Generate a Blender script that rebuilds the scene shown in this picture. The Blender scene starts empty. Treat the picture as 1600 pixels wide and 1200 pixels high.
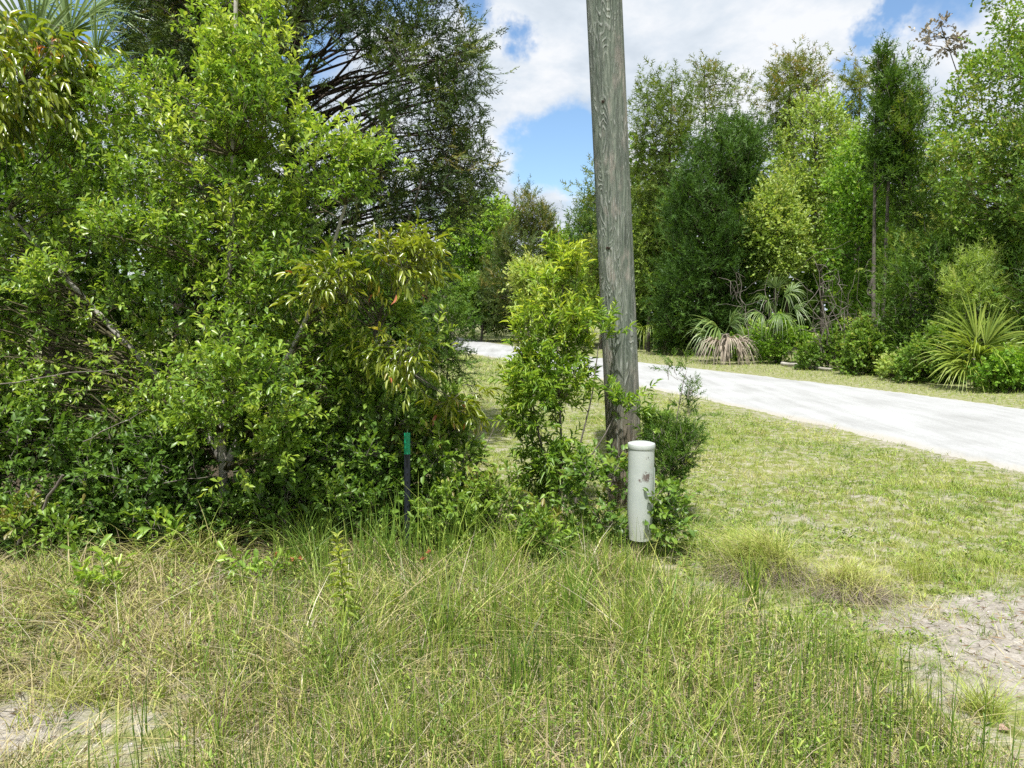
import bpy, math, random
import numpy as np
from mathutils import Vector, Matrix

R = math.radians
rng = np.random.default_rng(11)
random.seed(5)
scene = bpy.context.scene
col = scene.collection

# ------------------------------------------------------------------ camera, sky, sun, exposure
F_PX, HORIZON, EYE = 1150.0, 485.0, 1.55
PITCH = math.atan((600 - HORIZON) / F_PX)
cam_data = bpy.data.cameras.new('camera')
cam = bpy.data.objects.new('camera', cam_data)
col.objects.link(cam)
cam_data.sensor_width = 36.0
cam_data.lens = F_PX * 36.0 / 1600.0
cam_data.clip_start = 0.05
cam_data.clip_end = 2000
cam.location = (0, 0, EYE)
cam.rotation_euler = (math.pi / 2 - PITCH, 0, 0)
scene.camera = cam

SUN = Vector((-0.085, -0.42, 0.90)).normalized()
sun_data = bpy.data.lights.new('sun', 'SUN')
sun_data.energy = 5.0
sun_data.angle = R(0.55)
sun_data.color = (1.0, 0.975, 0.93)
sun = bpy.data.objects.new('sun', sun_data)
sun.rotation_euler = SUN.to_track_quat('Z', 'Y').to_euler()
sun.location = (0, 0, 30)
col.objects.link(sun)

scene.view_settings.view_transform = 'Standard'
scene.view_settings.look = 'None'
scene.view_settings.exposure = 0.58
scene.view_settings.gamma = 1.0
scene.view_settings.use_curve_mapping = False
scene.render.engine = 'CYCLES'
scene.cycles.max_bounces = 5
scene.cycles.diffuse_bounces = 3
scene.cycles.glossy_bounces = 2
scene.cycles.transmission_bounces = 4
scene.cycles.transparent_max_bounces = 4
scene.cycles.caustics_reflective = False
scene.cycles.caustics_refractive = False
scene.cycles.use_denoising = False
scene.cycles.use_adaptive_sampling = True
scene.cycles.adaptive_threshold = 0.02


def ray(px, py):
    """world direction of a photograph pixel (1600 x 1200), y component 1"""
    u = (px - 800.0) / F_PX
    v = (600.0 - py) / F_PX
    fy = math.cos(PITCH) + v * math.sin(PITCH)
    fz = -math.sin(PITCH) + v * math.cos(PITCH)
    return np.stack([u / fy, np.ones_like(u * 1.0), fz / fy], -1)


def at(px, py, d):
    """point d metres ahead of the viewpoint"""
    px = np.asarray(px, float); py = np.asarray(py, float); d = np.asarray(d, float)
    return ray(px, py) * d[..., None] + np.array([0, 0, EYE])


def on_ground(px, py):
    r = ray(np.asarray(px, float), np.asarray(py, float))
    return r * (-EYE / r[..., 2])[..., None] + np.array([0, 0, EYE])


# ---- world: physical sky with procedural cumulus
world = bpy.data.worlds.new('World')
scene.world = world
world.use_nodes = True
wt = world.node_tree
for n in list(wt.nodes):
    wt.nodes.remove(n)


class NT:
    """small helper for node trees"""
    def __init__(self, tree):
        self.t = tree

    def n(self, kind, ins=None, **props):
        nd = self.t.nodes.new(kind)
        for k, v in props.items():
            setattr(nd, k, v)
        for k, v in (ins or {}).items():
            s = nd.inputs[k]
            if isinstance(v, bpy.types.NodeSocket):
                self.t.links.new(v, s)
            else:
                s.default_value = v
        return nd

    def math(self, op, a, b=0.0, c=0.0, clamp=False):
        nd = self.n('ShaderNodeMath', {0: a, 1: b, 2: c}, operation=op)
        nd.use_clamp = clamp
        return nd.outputs[0]

    def vmath(self, op, a, b=(0, 0, 0)):
        nd = self.n('ShaderNodeVectorMath', {0: a, 1: b}, operation=op)
        return nd.outputs['Value'] if op in ('LENGTH', 'DISTANCE', 'DOT_PRODUCT') else nd.outputs[0]

    def ramp(self, fac, stops, interp='LINEAR'):
        nd = self.n('ShaderNodeValToRGB', {0: fac})
        cr = nd.color_ramp
        cr.interpolation = interp
        while len(cr.elements) < len(stops):
            cr.elements.new(0.5)
        for e, (p, c) in zip(cr.elements, stops):
            e.position = p
            e.color = (c[0], c[1], c[2], 1) if not isinstance(c, (int, float)) else (c, c, c, 1)
        return nd.outputs[0]

    def mix(self, fac, a, b, mode='MIX'):
        nd = self.n('ShaderNodeMix', data_type='RGBA', blend_type=mode)
        for s, v in ((nd.inputs[0], fac), (nd.inputs[6], a), (nd.inputs[7], b)):
            if isinstance(v, bpy.types.NodeSocket):
                self.t.links.new(v, s)
            else:
                s.default_value = (*v, 1) if isinstance(v, tuple) and len(v) == 3 else v
        return nd.outputs[2]

    def noise(self, vec, scale, detail=4, rough=0.5, dist=0.0):
        return self.n('ShaderNodeTexNoise', {'Vector': vec, 'Scale': scale, 'Detail': detail, 'Roughness': rough, 'Distortion': dist}).outputs[0]

    def smooth(self, v, a, b):
        nd = self.n('ShaderNodeMapRange', {0: v, 1: a, 2: b, 3: 0.0, 4: 1.0}, interpolation_type='SMOOTHSTEP')
        return nd.outputs[0]


w = NT(wt)
sky = w.n('ShaderNodeTexSky', sky_type='NISHITA', sun_disc=False)
sky.sun_elevation = math.asin(SUN.z)
sky.sun_rotation = math.atan2(SUN.x, SUN.y)
sky.air_density = 1.0
sky.dust_density = 0.6
sky.ozone_density = 1.6
tc = w.n('ShaderNodeTexCoord')
D = w.vmath('NORMALIZE', tc.outputs['Generated'])
sep = w.n('ShaderNodeSeparateXYZ', {0: D})
den = w.math('ADD', w.math('MAXIMUM', sep.outputs[2], 0.0), 0.32)
pl = w.n('ShaderNodeCombineXYZ', {0: w.math('DIVIDE', sep.outputs[0], den), 1: w.math('DIVIDE', sep.outputs[1], den), 2: 0.37}).outputs[0]
big = w.noise(pl, 1.5, 9, 0.62, 0.35)
fine = w.noise(pl, 6.0, 7, 0.6, 0.2)
wob = w.n('ShaderNodeTexNoise', {'Vector': D, 'Scale': 7.0, 'Detail': 6.0, 'Roughness': 0.62})
wv = w.vmath('SUBTRACT', wob.outputs[1], (0.5, 0.5, 0.5))
wsc = w.n('ShaderNodeVectorMath', {0: wv, 3: 0.16}, operation='SCALE').outputs[0]
DW = w.vmath('ADD', D, wsc)
holes = None
# gaps of blue between the clouds: direction, radius, depth
for (px, py, rad, k) in ((880, 245, 0.10, .95), (838, 205, 0.035, .6), (862, 290, 0.05, .6), (1395, 12, 0.06, .9), (1345, 92, 0.035, .6),
                        (1330, 150, 0.045, .7), (770, 15, 0.06, .8), (470, 90, 0.10, .6), (150, 10, 0.12, .8), (1500, -60, 0.12, .8),
                        (620, -150, 0.2, .7), (1200, -260, 0.16, .7), (300, -320, 0.3, .8), (930, 268, 0.03, .5)):
    v = Vector(ray(px, float(py))).normalized()
    dd = w.vmath('DISTANCE', DW, tuple(v))
    b = w.math('MULTIPLY', w.math('SUBTRACT', 1.0, w.smooth(dd, rad * 0.2, rad * 1.0)), k)
    holes = b if holes is None else w.math('MAXIMUM', holes, b)
cover = w.math('SUBTRACT', w.math('MULTIPLY_ADD', big, 1.1, 0.34), holes)
cover = w.math('MULTIPLY_ADD', w.math('SUBTRACT', fine, 0.5), 0.35, cover)
cmask = w.smooth(cover, 0.20, 0.72)
shade = w.noise(pl, 2.6, 6, 0.55, 0.5)
ccol = w.ramp(w.math('MULTIPLY_ADD', fine, 0.35, w.math('MULTIPLY', shade, 0.8)), [(0.46, (5.1, 5.8, 6.6)), (0.57, (6.6, 7.2, 7.9)), (0.66, (8.2, 8.4, 8.7))])
skyc = w.mix(1.0, sky.outputs[0], (1.42, 1.58, 1.66), 'MULTIPLY')
wcol = w.mix(cmask, skyc, ccol)
bg = w.n('ShaderNodeBackground', {0: wcol, 1: 0.078})
wo = w.n('ShaderNodeOutputWorld', {0: bg.outputs[0]})


# ------------------------------------------------------------------ object helpers
def tag(o, label=None, cat=None, group=None, kind=None):
    if label: o['label'] = label
    if cat: o['category'] = cat
    if group: o['group'] = group
    if kind: o['kind'] = kind
    return o


def thing(name, loc, label, cat, group=None):
    o = bpy.data.objects.new(name, None)
    o.empty_display_size = 0.2
    o.location = tuple(float(v) for v in loc)
    col.objects.link(o)
    return tag(o, label, cat, group)


class Geo:
    """collects vertices, faces and a per-vertex tint; builds ONE mesh"""
    def __init__(self):
        self.v, self.f, self.t, self.n = [], [], [], 0

    def add(self, v, f, t=0.5):
        v = np.asarray(v, float).reshape(-1, 3)
        f = np.asarray(f, int)
        t = np.broadcast_to(np.asarray(t, float), (len(v),))
        self.v.append(v)
        self.f.append(f + self.n)
        self.t.append(t)
        self.n += len(v)
        return self

    def mesh(self, name, mats, origin=(0, 0, 0), smooth=False):
        me = bpy.data.meshes.new(name)
        v = (np.concatenate(self.v) - np.asarray(origin, float)).astype(np.float32)
        loops = np.concatenate([f.reshape(-1) for f in self.f]).astype(np.int32)
        sizes = np.concatenate([np.full(len(f), f.shape[1]) for f in self.f]).astype(np.int32)
        starts = np.concatenate([[0], np.cumsum(sizes)[:-1]]).astype(np.int32)
        me.vertices.add(len(v))
        me.vertices.foreach_set('co', v.reshape(-1))
        me.loops.add(len(loops))
        me.loops.foreach_set('vertex_index', loops)
        me.polygons.add(len(sizes))
        me.polygons.foreach_set('loop_start', starts)
        me.polygons.foreach_set('loop_total', sizes)
        if smooth:
            me.polygons.foreach_set('use_smooth', np.ones(len(sizes), bool))
        a = me.attributes.new('tint', 'FLOAT', 'POINT')
        a.data.foreach_set('value', np.concatenate(self.t).astype(np.float32))
        me.update(calc_edges=True)
        for m in (mats if isinstance(mats, (list, tuple)) else [mats]):
            me.materials.append(m)
        return me

    def build(self, name, mat, parent=None, smooth=False, kind=None, label=None):
        org = parent.matrix_basis.translation if parent is not None else Vector((0, 0, 0))
        if parent is not None and parent.parent is not None:
            org = org + parent.parent.matrix_basis.translation
        me = self.mesh(name, mat, tuple(org), smooth)
        o = bpy.data.objects.new(name, me)
        col.objects.link(o)
        if parent is not None:
            o.parent = parent
        tag(o, label, None, None, kind)
        return o


def unit(a):
    return a / np.maximum(np.linalg.norm(a, axis=-1, keepdims=True), 1e-9)


def frames(d, up):
    d = unit(d)
    s = np.cross(d, up)
    bad = np.linalg.norm(s, axis=-1) < 1e-3
    s[bad] = np.array([1.0, 0, 0])
    s = unit(s)
    nrm = np.cross(s, d)
    return s, d, nrm


def stamp(geo, tv, tf, pos, d, up, sl, sw, tint, curl=None):
    """stamps a template (x across, y along, z normal) at every position"""
    s, d, nrm = frames(d, up)
    n = len(pos)
    sl = np.broadcast_to(sl, (n,)); sw = np.broadcast_to(sw, (n,))
    x = tv[:, 0][None, :, None] * sw[:, None, None]
    y = tv[:, 1][None, :, None] * sl[:, None, None]
    z = tv[:, 2][None, :, None] * sl[:, None, None]
    if curl is not None:
        z = z + (tv[:, 1] ** 2)[None, :, None] * (curl * sl)[:, None, None]
    V = pos[:, None, :] + x * s[:, None, :] + y * d[:, None, :] + z * nrm[:, None, :]
    k = len(tv)
    for f in tf:
        f = np.asarray(f)
        ff = (f[None, :, :] + (np.arange(n) * k)[:, None, None]).reshape(-1, f.shape[1])
        geo.f.append(ff + geo.n)
    geo.v.append(V.reshape(-1, 3))
    geo.t.append(np.repeat(np.broadcast_to(tint, (n,)), k))
    geo.n += n * k


# leaf templates -----------------------------------------------------
def leaf_tpl(prof, fold=0.10, droop=0.06):
    """prof: list of (y, halfwidth) between base and tip, folded on the midrib"""
    v = [(0, 0, 0)]
    for y, h in prof:
        z = -droop * y * y
        v += [(-h, y, z + fold * h * 2), (0, y, z), (h, y, z + fold * h * 2)]
    v.append((0, 1, -droop))
    tris, quads = [], []
    tris += [(0, 2, 1), (0, 3, 2)]
    m = len(prof)
    for i in range(m - 1):
        a = 1 + i * 3
        quads += [(a, a + 1, a + 4, a + 3), (a + 1, a + 2, a + 5, a + 4)]
    a = 1 + (m - 1) * 3
    tip = len(v) - 1
    tris += [(a, a + 1, tip), (a + 1, a + 2, tip)]
    return np.array(v, float), [np.array(tris)] + ([np.array(quads)] if quads else [])


OBOVATE = leaf_tpl([(0.40, 0.34), (0.78, 0.5)], 0.14, 0.10)
OVAL = leaf_tpl([(0.32, 0.48), (0.70, 0.42)], 0.16, 0.14)
LANCE = leaf_tpl([(0.30, 0.45), (0.66, 0.38)], 0.20, 0.22)
FARLEAF = leaf_tpl([(0.5, 0.5)], 0.16, 0.08)
BIT = (np.array([(0, 0, 0), (-.5, .45, .05), (0, 1, 0), (.5, .45, -.05)], float), [np.array([(0, 3, 1), (1, 3, 2)])])


BIT1 = (np.array([(-.5, .12, .03), (.5, .12, -.03), (0, 1, 0)], float), [np.array([(0, 1, 2)])])
KITE = (np.array([(0, 0, 0), (-.5, .5, .07), (0, 1, 0), (.5, .5, .07)], float), [np.array([(0, 3, 2), (0, 2, 1)])])
OBOVATE4 = (np.array([(0, 0, 0), (-.5, .66, .12), (0, .60, .02), (.5, .66, .12), (0, 1, -.06)], float), [np.array([(0, 2, 1), (0, 3, 2), (1, 2, 4), (2, 3, 4)])])
OVAL4 = (np.array([(0, 0, 0), (-.5, .45, .12), (0, .45, .0), (.5, .45, .12), (0, 1, -.10)], float), [np.array([(0, 2, 1), (0, 3, 2), (1, 2, 4), (2, 3, 4)])])


def spray_tpl(n_side, seed, flat=0.35, bits=1):
    """feathery conifer spray: an axis with narrow scale shoots"""
    r = np.random.default_rng(seed)
    g = Geo()
    P, Dv, L = [], [], []
    for i in range(n_side):
        y = 0.08 + 0.86 * i / n_side
        sgn = -1 if i % 2 else 1
        ln = (0.42 - 0.28 * y) * r.uniform(0.7, 1.25)
        dr = np.array([sgn * 0.75, 0.8, r.normal(0, flat)])
        base = np.array([0, y, r.normal(0, 0.03)])
        P.append(base); Dv.append(dr); L.append(ln)
        if bits > 1:
            for q in (0.45, 0.8):
                P.append(base + unit(dr[None])[0] * ln * q)
                Dv.append(np.array([sgn * 0.25 + r.normal(0, .35), 1, r.normal(0, flat)])); L.append(ln * 0.5)
    P.append(np.array([0, 0.0, 0])); Dv.append(np.array([0.02, 1, 0])); L.append(1.0)
    P, Dv, L = np.array(P), np.array(Dv), np.array(L)
    up = np.tile([0.1, 0.0, 1.0], (len(P), 1)) + r.normal(0, .5, (len(P), 3))
    stamp(g, BIT1[0], BIT1[1], P, Dv, up, L, np.full(len(P), 0.078), 0.5)
    return np.concatenate(g.v), [np.concatenate([f for f in g.f])]


SPRAYS = [spray_tpl(7, 1, bits=3), spray_tpl(6, 2, bits=3), spray_tpl(8, 3, .5, bits=3)]
FARSPRAYS = [spray_tpl(5, 4), spray_tpl(6, 5, .5)]


# tubes --------------------------------------------------------------
def tube(geo, pts, rad, sides=6, tint=0.5, cap=True):
    pts = np.asarray(pts, float)
    rad = np.broadcast_to(rad, (len(pts),))
    tg = np.gradient(pts, axis=0)
    tg = unit(tg)
    ref = np.array([0.31, 0.17, 0.93]) if abs(tg[0][2]) < 0.8 else np.array([1.0, 0.1, 0.05])
    s = unit(np.cross(tg, ref))
    b = np.cross(tg, s)
    a = np.linspace(0, 2 * math.pi, sides, endpoint=False)
    V = pts[:, None, :] + rad[:, None, None] * (np.cos(a)[None, :, None] * s[:, None, :] + np.sin(a)[None, :, None] * b[:, None, :])
    m = len(pts)
    i = np.arange(m - 1)[:, None] * sides
    j = np.arange(sides)[None, :]
    j2 = (j + 1) % sides
    q = np.stack([i + j, i + j2, i + sides + j2, i + sides + j], -1).reshape(-1, 4)
    geo.add(V.reshape(-1, 3), q, tint)
    if cap:
        geo.add(V[-1], np.arange(sides)[None, :], tint)


def twigs(geo, p0, p1, r0, r1, tint=0.5):
    """many straight three-sided twigs at once"""
    n = len(p0)
    s, d, nn = frames(p1 - p0, np.tile([0.3, 0.2, 0.9], (n, 1)))
    V = []
    r = np.broadcast_to(r0, (n,))[:, None]
    for k in range(3):
        a = k * 2.0944
        V.append(p0 + r * (math.cos(a) * s + math.sin(a) * nn))
    V.append(p1)
    V = np.stack(V, 1)
    f = np.array([(0, 1, 3), (1, 2, 3), (2, 0, 3)])
    ff = (f[None] + (np.arange(n) * 4)[:, None, None]).reshape(-1, 3)
    geo.add(V.reshape(-1, 3), ff, tint)


def bend(p0, p1, n=5, wob=0.06, sag=0.0, r=rng):
    t = np.linspace(0, 1, n)[:, None]
    L = np.linalg.norm(np.asarray(p1) - np.asarray(p0))
    p = np.asarray(p0) * (1 - t) + np.asarray(p1) * t
    j = r.normal(0, wob * L, (n, 3)) * np.sin(t * math.pi)
    p = p + j
    p[:, 2] += sag * L * np.sin(t[:, 0] * math.pi)
    return p


# ------------------------------------------------------------------ materials
def new_mat(name):
    m = bpy.data.materials.new(name)
    m.use_nodes = True
    t = m.node_tree
    for n in list(t.nodes):
        t.nodes.remove(n)
    k = NT(t)
    k.out = k.n('ShaderNodeOutputMaterial')
    return m, k


def foliage(name, stops, trans=0.4, rough=0.45, spec=0.5, tboost=(1.25, 1.25, 0.55)):
    """leaf material: colour from the per-leaf tint, light passes through"""
    m, k = new_mat(name)
    at_ = k.n('ShaderNodeAttribute', attribute_name='tint').outputs['Fac']
    c = k.ramp(at_, stops)
    geo_ = k.n('ShaderNodeNewGeometry')
    nz = k.noise(geo_.outputs['Position'], 18.0, 2, 0.5)
    c = k.mix(1.0, c, k.ramp(nz, [(0.3, 0.82), (0.7, 1.15)]), 'MULTIPLY')
    p = k.n('ShaderNodeBsdfPrincipled', {'Base Color': c, 'Roughness': rough, 'Specular IOR Level': spec})
    tcol = k.mix(1.0, c, tboost, 'MULTIPLY')
    tr = k.n('ShaderNodeBsdfTranslucent', {0: tcol})
    mx = k.n('ShaderNodeMixShader', {0: trans, 1: p.outputs[0], 2: tr.outputs[0]})
    k.t.links.new(mx.outputs[0], k.out.inputs[0])
    return m


def bark(name, c0, c1, scale=9.0, zs=0.25, bump=0.5):
    m, k = new_mat(name)
    tcx = k.n('ShaderNodeTexCoord').outputs['Object']
    mp = k.n('ShaderNodeMapping', {0: tcx, 3: (1, 1, zs)}).outputs[0]
    nz = k.noise(mp, scale, 6, 0.65, 0.4)
    n2 = k.noise(tcx, 3.0, 4, 0.6)
    c = k.ramp(k.math('MULTIPLY_ADD', n2, 0.5, k.math('MULTIPLY', nz, 0.6)), [(0.35, c0), (0.75, c1)])
    bp = k.n('ShaderNodeBump', {'Strength': bump, 'Distance': 0.01, 'Height': nz}).outputs[0]
    p = k.n('ShaderNodeBsdfPrincipled', {'Base Color': c, 'Roughness': 0.9, 'Specular IOR Level': 0.2, 'Normal': bp})
    k.t.links.new(p.outputs[0], k.out.inputs[0])
    return m


M = {}
M['holly'] = foliage('holly_leaf', [(0, (.060, .125, .020)), (0.45, (.180, .310, .042)), (0.8, (.350, .475, .068)), (1, (.50, .58, .12))], .42, .36, .6)
M['wax'] = foliage('wax_myrtle_leaf', [(0, (0.074, 0.151, 0.029)), (0.45, (0.179, 0.319, 0.047)), (0.8, (0.338, 0.479, 0.068)), (1, (0.528, 0.602, 0.101))], .42, .38, .55)
M['under'] = foliage('undergrowth_leaf', [(0.0, (.045, .100, .020)), (0.5, (.130, .240, .040)), (0.85, (.27, .40, .06)), (0.97, (.33, .38, .07)), (1.0, (.25, .22, .06))], .38, .42, .5)
M['laurel'] = foliage('laurel_leaf', [(0, (0.076, 0.135, 0.016)), (0.5, (0.186, 0.263, 0.025)), (0.86, (0.338, 0.375, 0.047)), (0.97, (0.439, 0.315, 0.062)), (1, (0.574, 0.210, 0.109))], .40, .28, .8)
M['cedar'] = foliage('cedar_spray', [(0, (0.027, 0.055, 0.015)), (0.5, (0.065, 0.109, 0.025)), (0.85, (0.127, 0.167, 0.034)), (1, (0.187, 0.167, 0.034))], .22, .6, .3)
M['cedar_far'] = foliage('far_cedar_spray', [(0, (0.039, 0.091, 0.013)), (0.5, (0.081, 0.164, 0.019)), (0.85, (0.140, 0.226, 0.024)), (1, (0.208, 0.235, 0.030))], .25, .6, .3)
M['pine'] = foliage('cypress_needles', [(0, (0.079, 0.128, 0.024)), (0.5, (0.139, 0.203, 0.035)), (0.85, (0.212, 0.232, 0.044)), (1, (0.265, 0.195, 0.055))], .35, .6, .3)
M['broad'] = foliage('broad_leaf', [(0, (0.079, 0.184, 0.025)), (0.5, (0.175, 0.333, 0.036)), (0.85, (0.293, 0.459, 0.058)), (1, (0.381, 0.483, 0.091))], .42, .45, .4)
M['broad_pale'] = foliage('pale_leaf', [(0, (0.121, 0.202, 0.040)), (0.5, (0.241, 0.351, 0.070)), (0.85, (0.370, 0.478, 0.109)), (1, (0.467, 0.508, 0.156))], .42, .45, .4)
M['broad_dull'] = foliage('dull_leaf', [(0, (0.063, 0.133, 0.022)), (0.5, (0.140, 0.249, 0.035)), (0.85, (0.231, 0.352, 0.051)), (1, (0.318, 0.343, 0.079))], .40, .5, .35)
M['straw'] = foliage('grey_dead_grass', [(0, (0.120, 0.096, 0.072)), (0.5, (0.288, 0.240, 0.186)), (1, (0.504, 0.444, 0.360))], .2, .6, .3, (1.1, 1.0, .8))
M['brown'] = foliage('dry_leaf', [(0.0, (.12, .07, .04)), (0.5, (.24, .16, .09)), (1.0, (.42, .31, .18))], .25, .6, .3, (1.1, 1.0, .8))
M['palm'] = foliage('palm_frond', [(0, (0.058, 0.111, 0.034)), (0.5, (0.124, 0.202, 0.054)), (1, (0.247, 0.325, 0.096))], .25, .38, .6)
M['palm_yellow'] = foliage('palmetto_frond', [(0, (0.094, 0.150, 0.020)), (0.5, (0.188, 0.264, 0.033)), (1, (0.338, 0.396, 0.077))], .30, .42, .5)
M['grass'] = foliage('grass_blade', [(0, (0.043, 0.086, 0.014)), (0.25, (0.119, 0.216, 0.029)), (0.5, (0.286, 0.373, 0.057)), (0.66, (0.432, 0.443, 0.121)), (0.78, (0.475, 0.400, 0.209)), (0.87, (0.238, 0.189, 0.132)), (1, (0.620, 0.572, 0.418))], .18, .5, .35, (1.15, 1.15, .6))
M['weed'] = foliage('weed_leaf', [(0, (0.084, 0.149, 0.030)), (0.6, (0.204, 0.299, 0.060)), (1, (0.408, 0.460, 0.084))], .38, .5, .4)
M['flower'] = foliage('flower_orange', [(0.0, (.50, .16, .07)), (1.0, (.62, .28, .16))], .35, .6, .3, (1.1, .9, .7))
M['bark_dark'] = bark('dark_bark', (.022, .016, .012), (.085, .065, .05))
M['bark_grey'] = bark('grey_bark', (.06, .052, .042), (.20, .18, .15), 7.0, .6)
M['bark_pale'] = bark('pale_mottled_bark', (.16, .15, .12), (.50, .47, .42), 10.0, 1.6, .3)
M['twig_green'] = bark('brown_green_twig', (.05, .05, .025), (.14, .12, .07))
M['twig'] = bark('grey_twig', (.09, .078, .065), (.25, .22, .19))


# ------------------------------------------------------------------ ground
def vnoise(x, y, s, seed=0):
    """cheap smooth value noise in numpy"""
    x = np.asarray(x, float) / s + 37.3 * seed + 1000
    y = np.asarray(y, float) / s + 91.7 * seed + 1000
    xi, yi = np.floor(x), np.floor(y)
    fx, fy = x - xi, y - yi
    fx = fx * fx * (3 - 2 * fx); fy = fy * fy * (3 - 2 * fy)

    def h(a, b):
        v = np.sin(a * 127.1 + b * 311.7 + seed * 17.17) * 43758.5453
        return v - np.floor(v)
    return (h(xi, yi) * (1 - fx) + h(xi + 1, yi) * fx) * (1 - fy) + (h(xi, yi + 1) * (1 - fx) + h(xi + 1, yi + 1) * fx) * fy


NEAR_EDGE = [(1960, 880), (1600, 742), (1500, 716), (1400, 693), (1300, 670), (1200, 647), (1100, 625), (1020, 609), (940, 594), (860, 578), (780, 561), (705, 547), (640, 536), (560, 522), (470, 509)]
FAR_EDGE = [(1960, 690), (1600, 638), (1500, 625), (1400, 612), (1300, 600), (1200, 588), (1100, 577), (1010, 567), (930, 558), (860, 549), (790, 539), (720, 528), (660, 520), (590, 511), (520, 503)]
near_e = np.array([on_ground(*p) for p in NEAR_EDGE])[:, :2]
far_e = np.array([on_ground(*p) for p in FAR_EDGE])[:, :2]


def side_of_road(x, y):
    """distance across the road: <0 near side, 0..1 on the road, >1 beyond"""
    ny = np.interp(x * 0 + y, near_e[:, 1], near_e[:, 0])
    fy = np.interp(x * 0 + y, far_e[:, 1], far_e[:, 0])
    return (x - ny), (x - fy)


def ground_h(x, y):
    dn, df = side_of_road(x, y)
    near = np.clip(-dn - 0.3, 0, 1) * np.clip((14 - y) / 6, 0, 1)
    return near * (0.07 * (vnoise(x, y, 1.1, 1) - .5) + 0.05 * (vnoise(x, y, 0.35, 2) - .5))


gx = np.unique(np.concatenate([np.linspace(-6, 7, 150), np.linspace(-160, -6, 24), np.linspace(7, 200, 24)]))
gy = np.unique(np.concatenate([np.linspace(0.5, 9, 120), np.linspace(-60, 0.5, 12), np.linspace(9, 40, 40), np.linspace(40, 420, 24)]))
X, Y = np.meshgrid(gx, gy)
Z = ground_h(X, Y)
nx_, ny_ = len(gx), len(gy)
ii = (np.arange(ny_ - 1)[:, None] * nx_ + np.arange(nx_ - 1)[None, :]).reshape(-1)
gq = np.stack([ii, ii + 1, ii + nx_ + 1, ii + nx_], -1)


def bare_mask(x, y):
    """1 where sand shows, 0 where grass is closed"""
    a = .95 * np.exp(-(((x - 2.68) / .80) ** 2 + ((y - 3.15) / 0.55) ** 2) ** 1.2)
    b = .66 * np.exp(-(((x + 1.75) / 0.6) ** 2 + ((y - 2.5) / 0.45) ** 2) ** 1.2)
    c = 0.06 * np.exp(-(((x - 3.4) / 1.8) ** 2 + ((y - 5.2) / 1.0) ** 2))
    n = vnoise(x, y, .22, 3) * .6 + vnoise(x, y, .5, 9) * .4
    dn, df = side_of_road(x, y)
    rd_ = .75 * np.exp(-(np.minimum(dn + .05, 0) / .42) ** 2) * (dn < 1) * (n > .35) * (y < 30)
    return np.clip((a + b + c) * 1.35 + (n - .5) * 1.1 * ((a + b + c) > .03) + rd_ * n, 0, 1)


def rough_density(x, y):
    """tall unmown growth in front: 1 inside, falls to 0 at the mown verge and on the sand"""
    edge_r = np.interp(y, [1.5, 2.4, 2.9, 3.4, 3.75, 4.2, 4.8, 5.6], [1.9, 1.75, 1.75, 1.5, 1.05, .85, .75, .6])
    m = np.clip((edge_r - x) / .35, 0, 1) * (y < 5.9)
    return m * (1 - np.clip(bare_mask(x, y) * 1.3, 0, .93))


gm, k = new_mat('ground_soil')
pos = k.n('ShaderNodeNewGeometry').outputs['Position']
n1 = k.noise(pos, 1.3, 6, .6)
n2 = k.noise(pos, 9.0, 6, .65)
n3 = k.noise(pos, 60.0, 4, .6)
green = k.ramp(n2, [(.3, (.12, .145, .035)), (.5, (.20, .22, .06)), (.7, (.28, .27, .11))])
sand = k.ramp(k.math('MULTIPLY_ADD', n3, .5, k.math('MULTIPLY', n2, .5)), [(.35, (.17, .152, .13)), (.5, (.30, .272, .235)), (.68, (.44, .41, .37))])
litter = k.ramp(n3, [(.3, (.030, .024, .016)), (.6, (.10, .080, .052))])  # litter darkened: shade below bushes and between grass clumps is put into the colour
attr = k.n('ShaderNodeAttribute', attribute_name='tint').outputs['Fac']
patch = k.smooth(k.math('ADD', attr, k.math('MULTIPLY', k.math('SUBTRACT', n2, .5), .7)), .12, .75)
gr = k.mix(k.smooth(n2, .42, .62), green, k.mix(.65, green, sand))
gc = k.mix(patch, gr, sand)
sepp = k.n('ShaderNodeSeparateXYZ', {0: pos})
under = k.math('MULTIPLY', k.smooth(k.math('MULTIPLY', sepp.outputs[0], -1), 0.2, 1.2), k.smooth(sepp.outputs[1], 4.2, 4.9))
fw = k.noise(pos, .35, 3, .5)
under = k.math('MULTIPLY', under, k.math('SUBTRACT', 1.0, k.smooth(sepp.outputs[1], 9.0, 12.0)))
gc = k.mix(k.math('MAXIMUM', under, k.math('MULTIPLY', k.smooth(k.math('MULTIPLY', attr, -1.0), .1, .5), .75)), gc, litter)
bp = k.n('ShaderNodeBump', {'Strength': .6, 'Distance': .02, 'Height': k.math('ADD', n3, k.math('MULTIPLY', n2, 2.0))}).outputs[0]
p = k.n('ShaderNodeBsdfPrincipled', {'Base Color': gc, 'Roughness': .95, 'Specular IOR Level': .15, 'Normal': bp})
k.t.links.new(p.outputs[0], k.out.inputs[0])
g = Geo().add(np.stack([X, Y, Z], -1).reshape(-1, 3), gq, (bare_mask(X, Y) - .6 * rough_density(X, Y)).reshape(-1))
tag(g.build('ground', gm, smooth=True), kind='structure')

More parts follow.
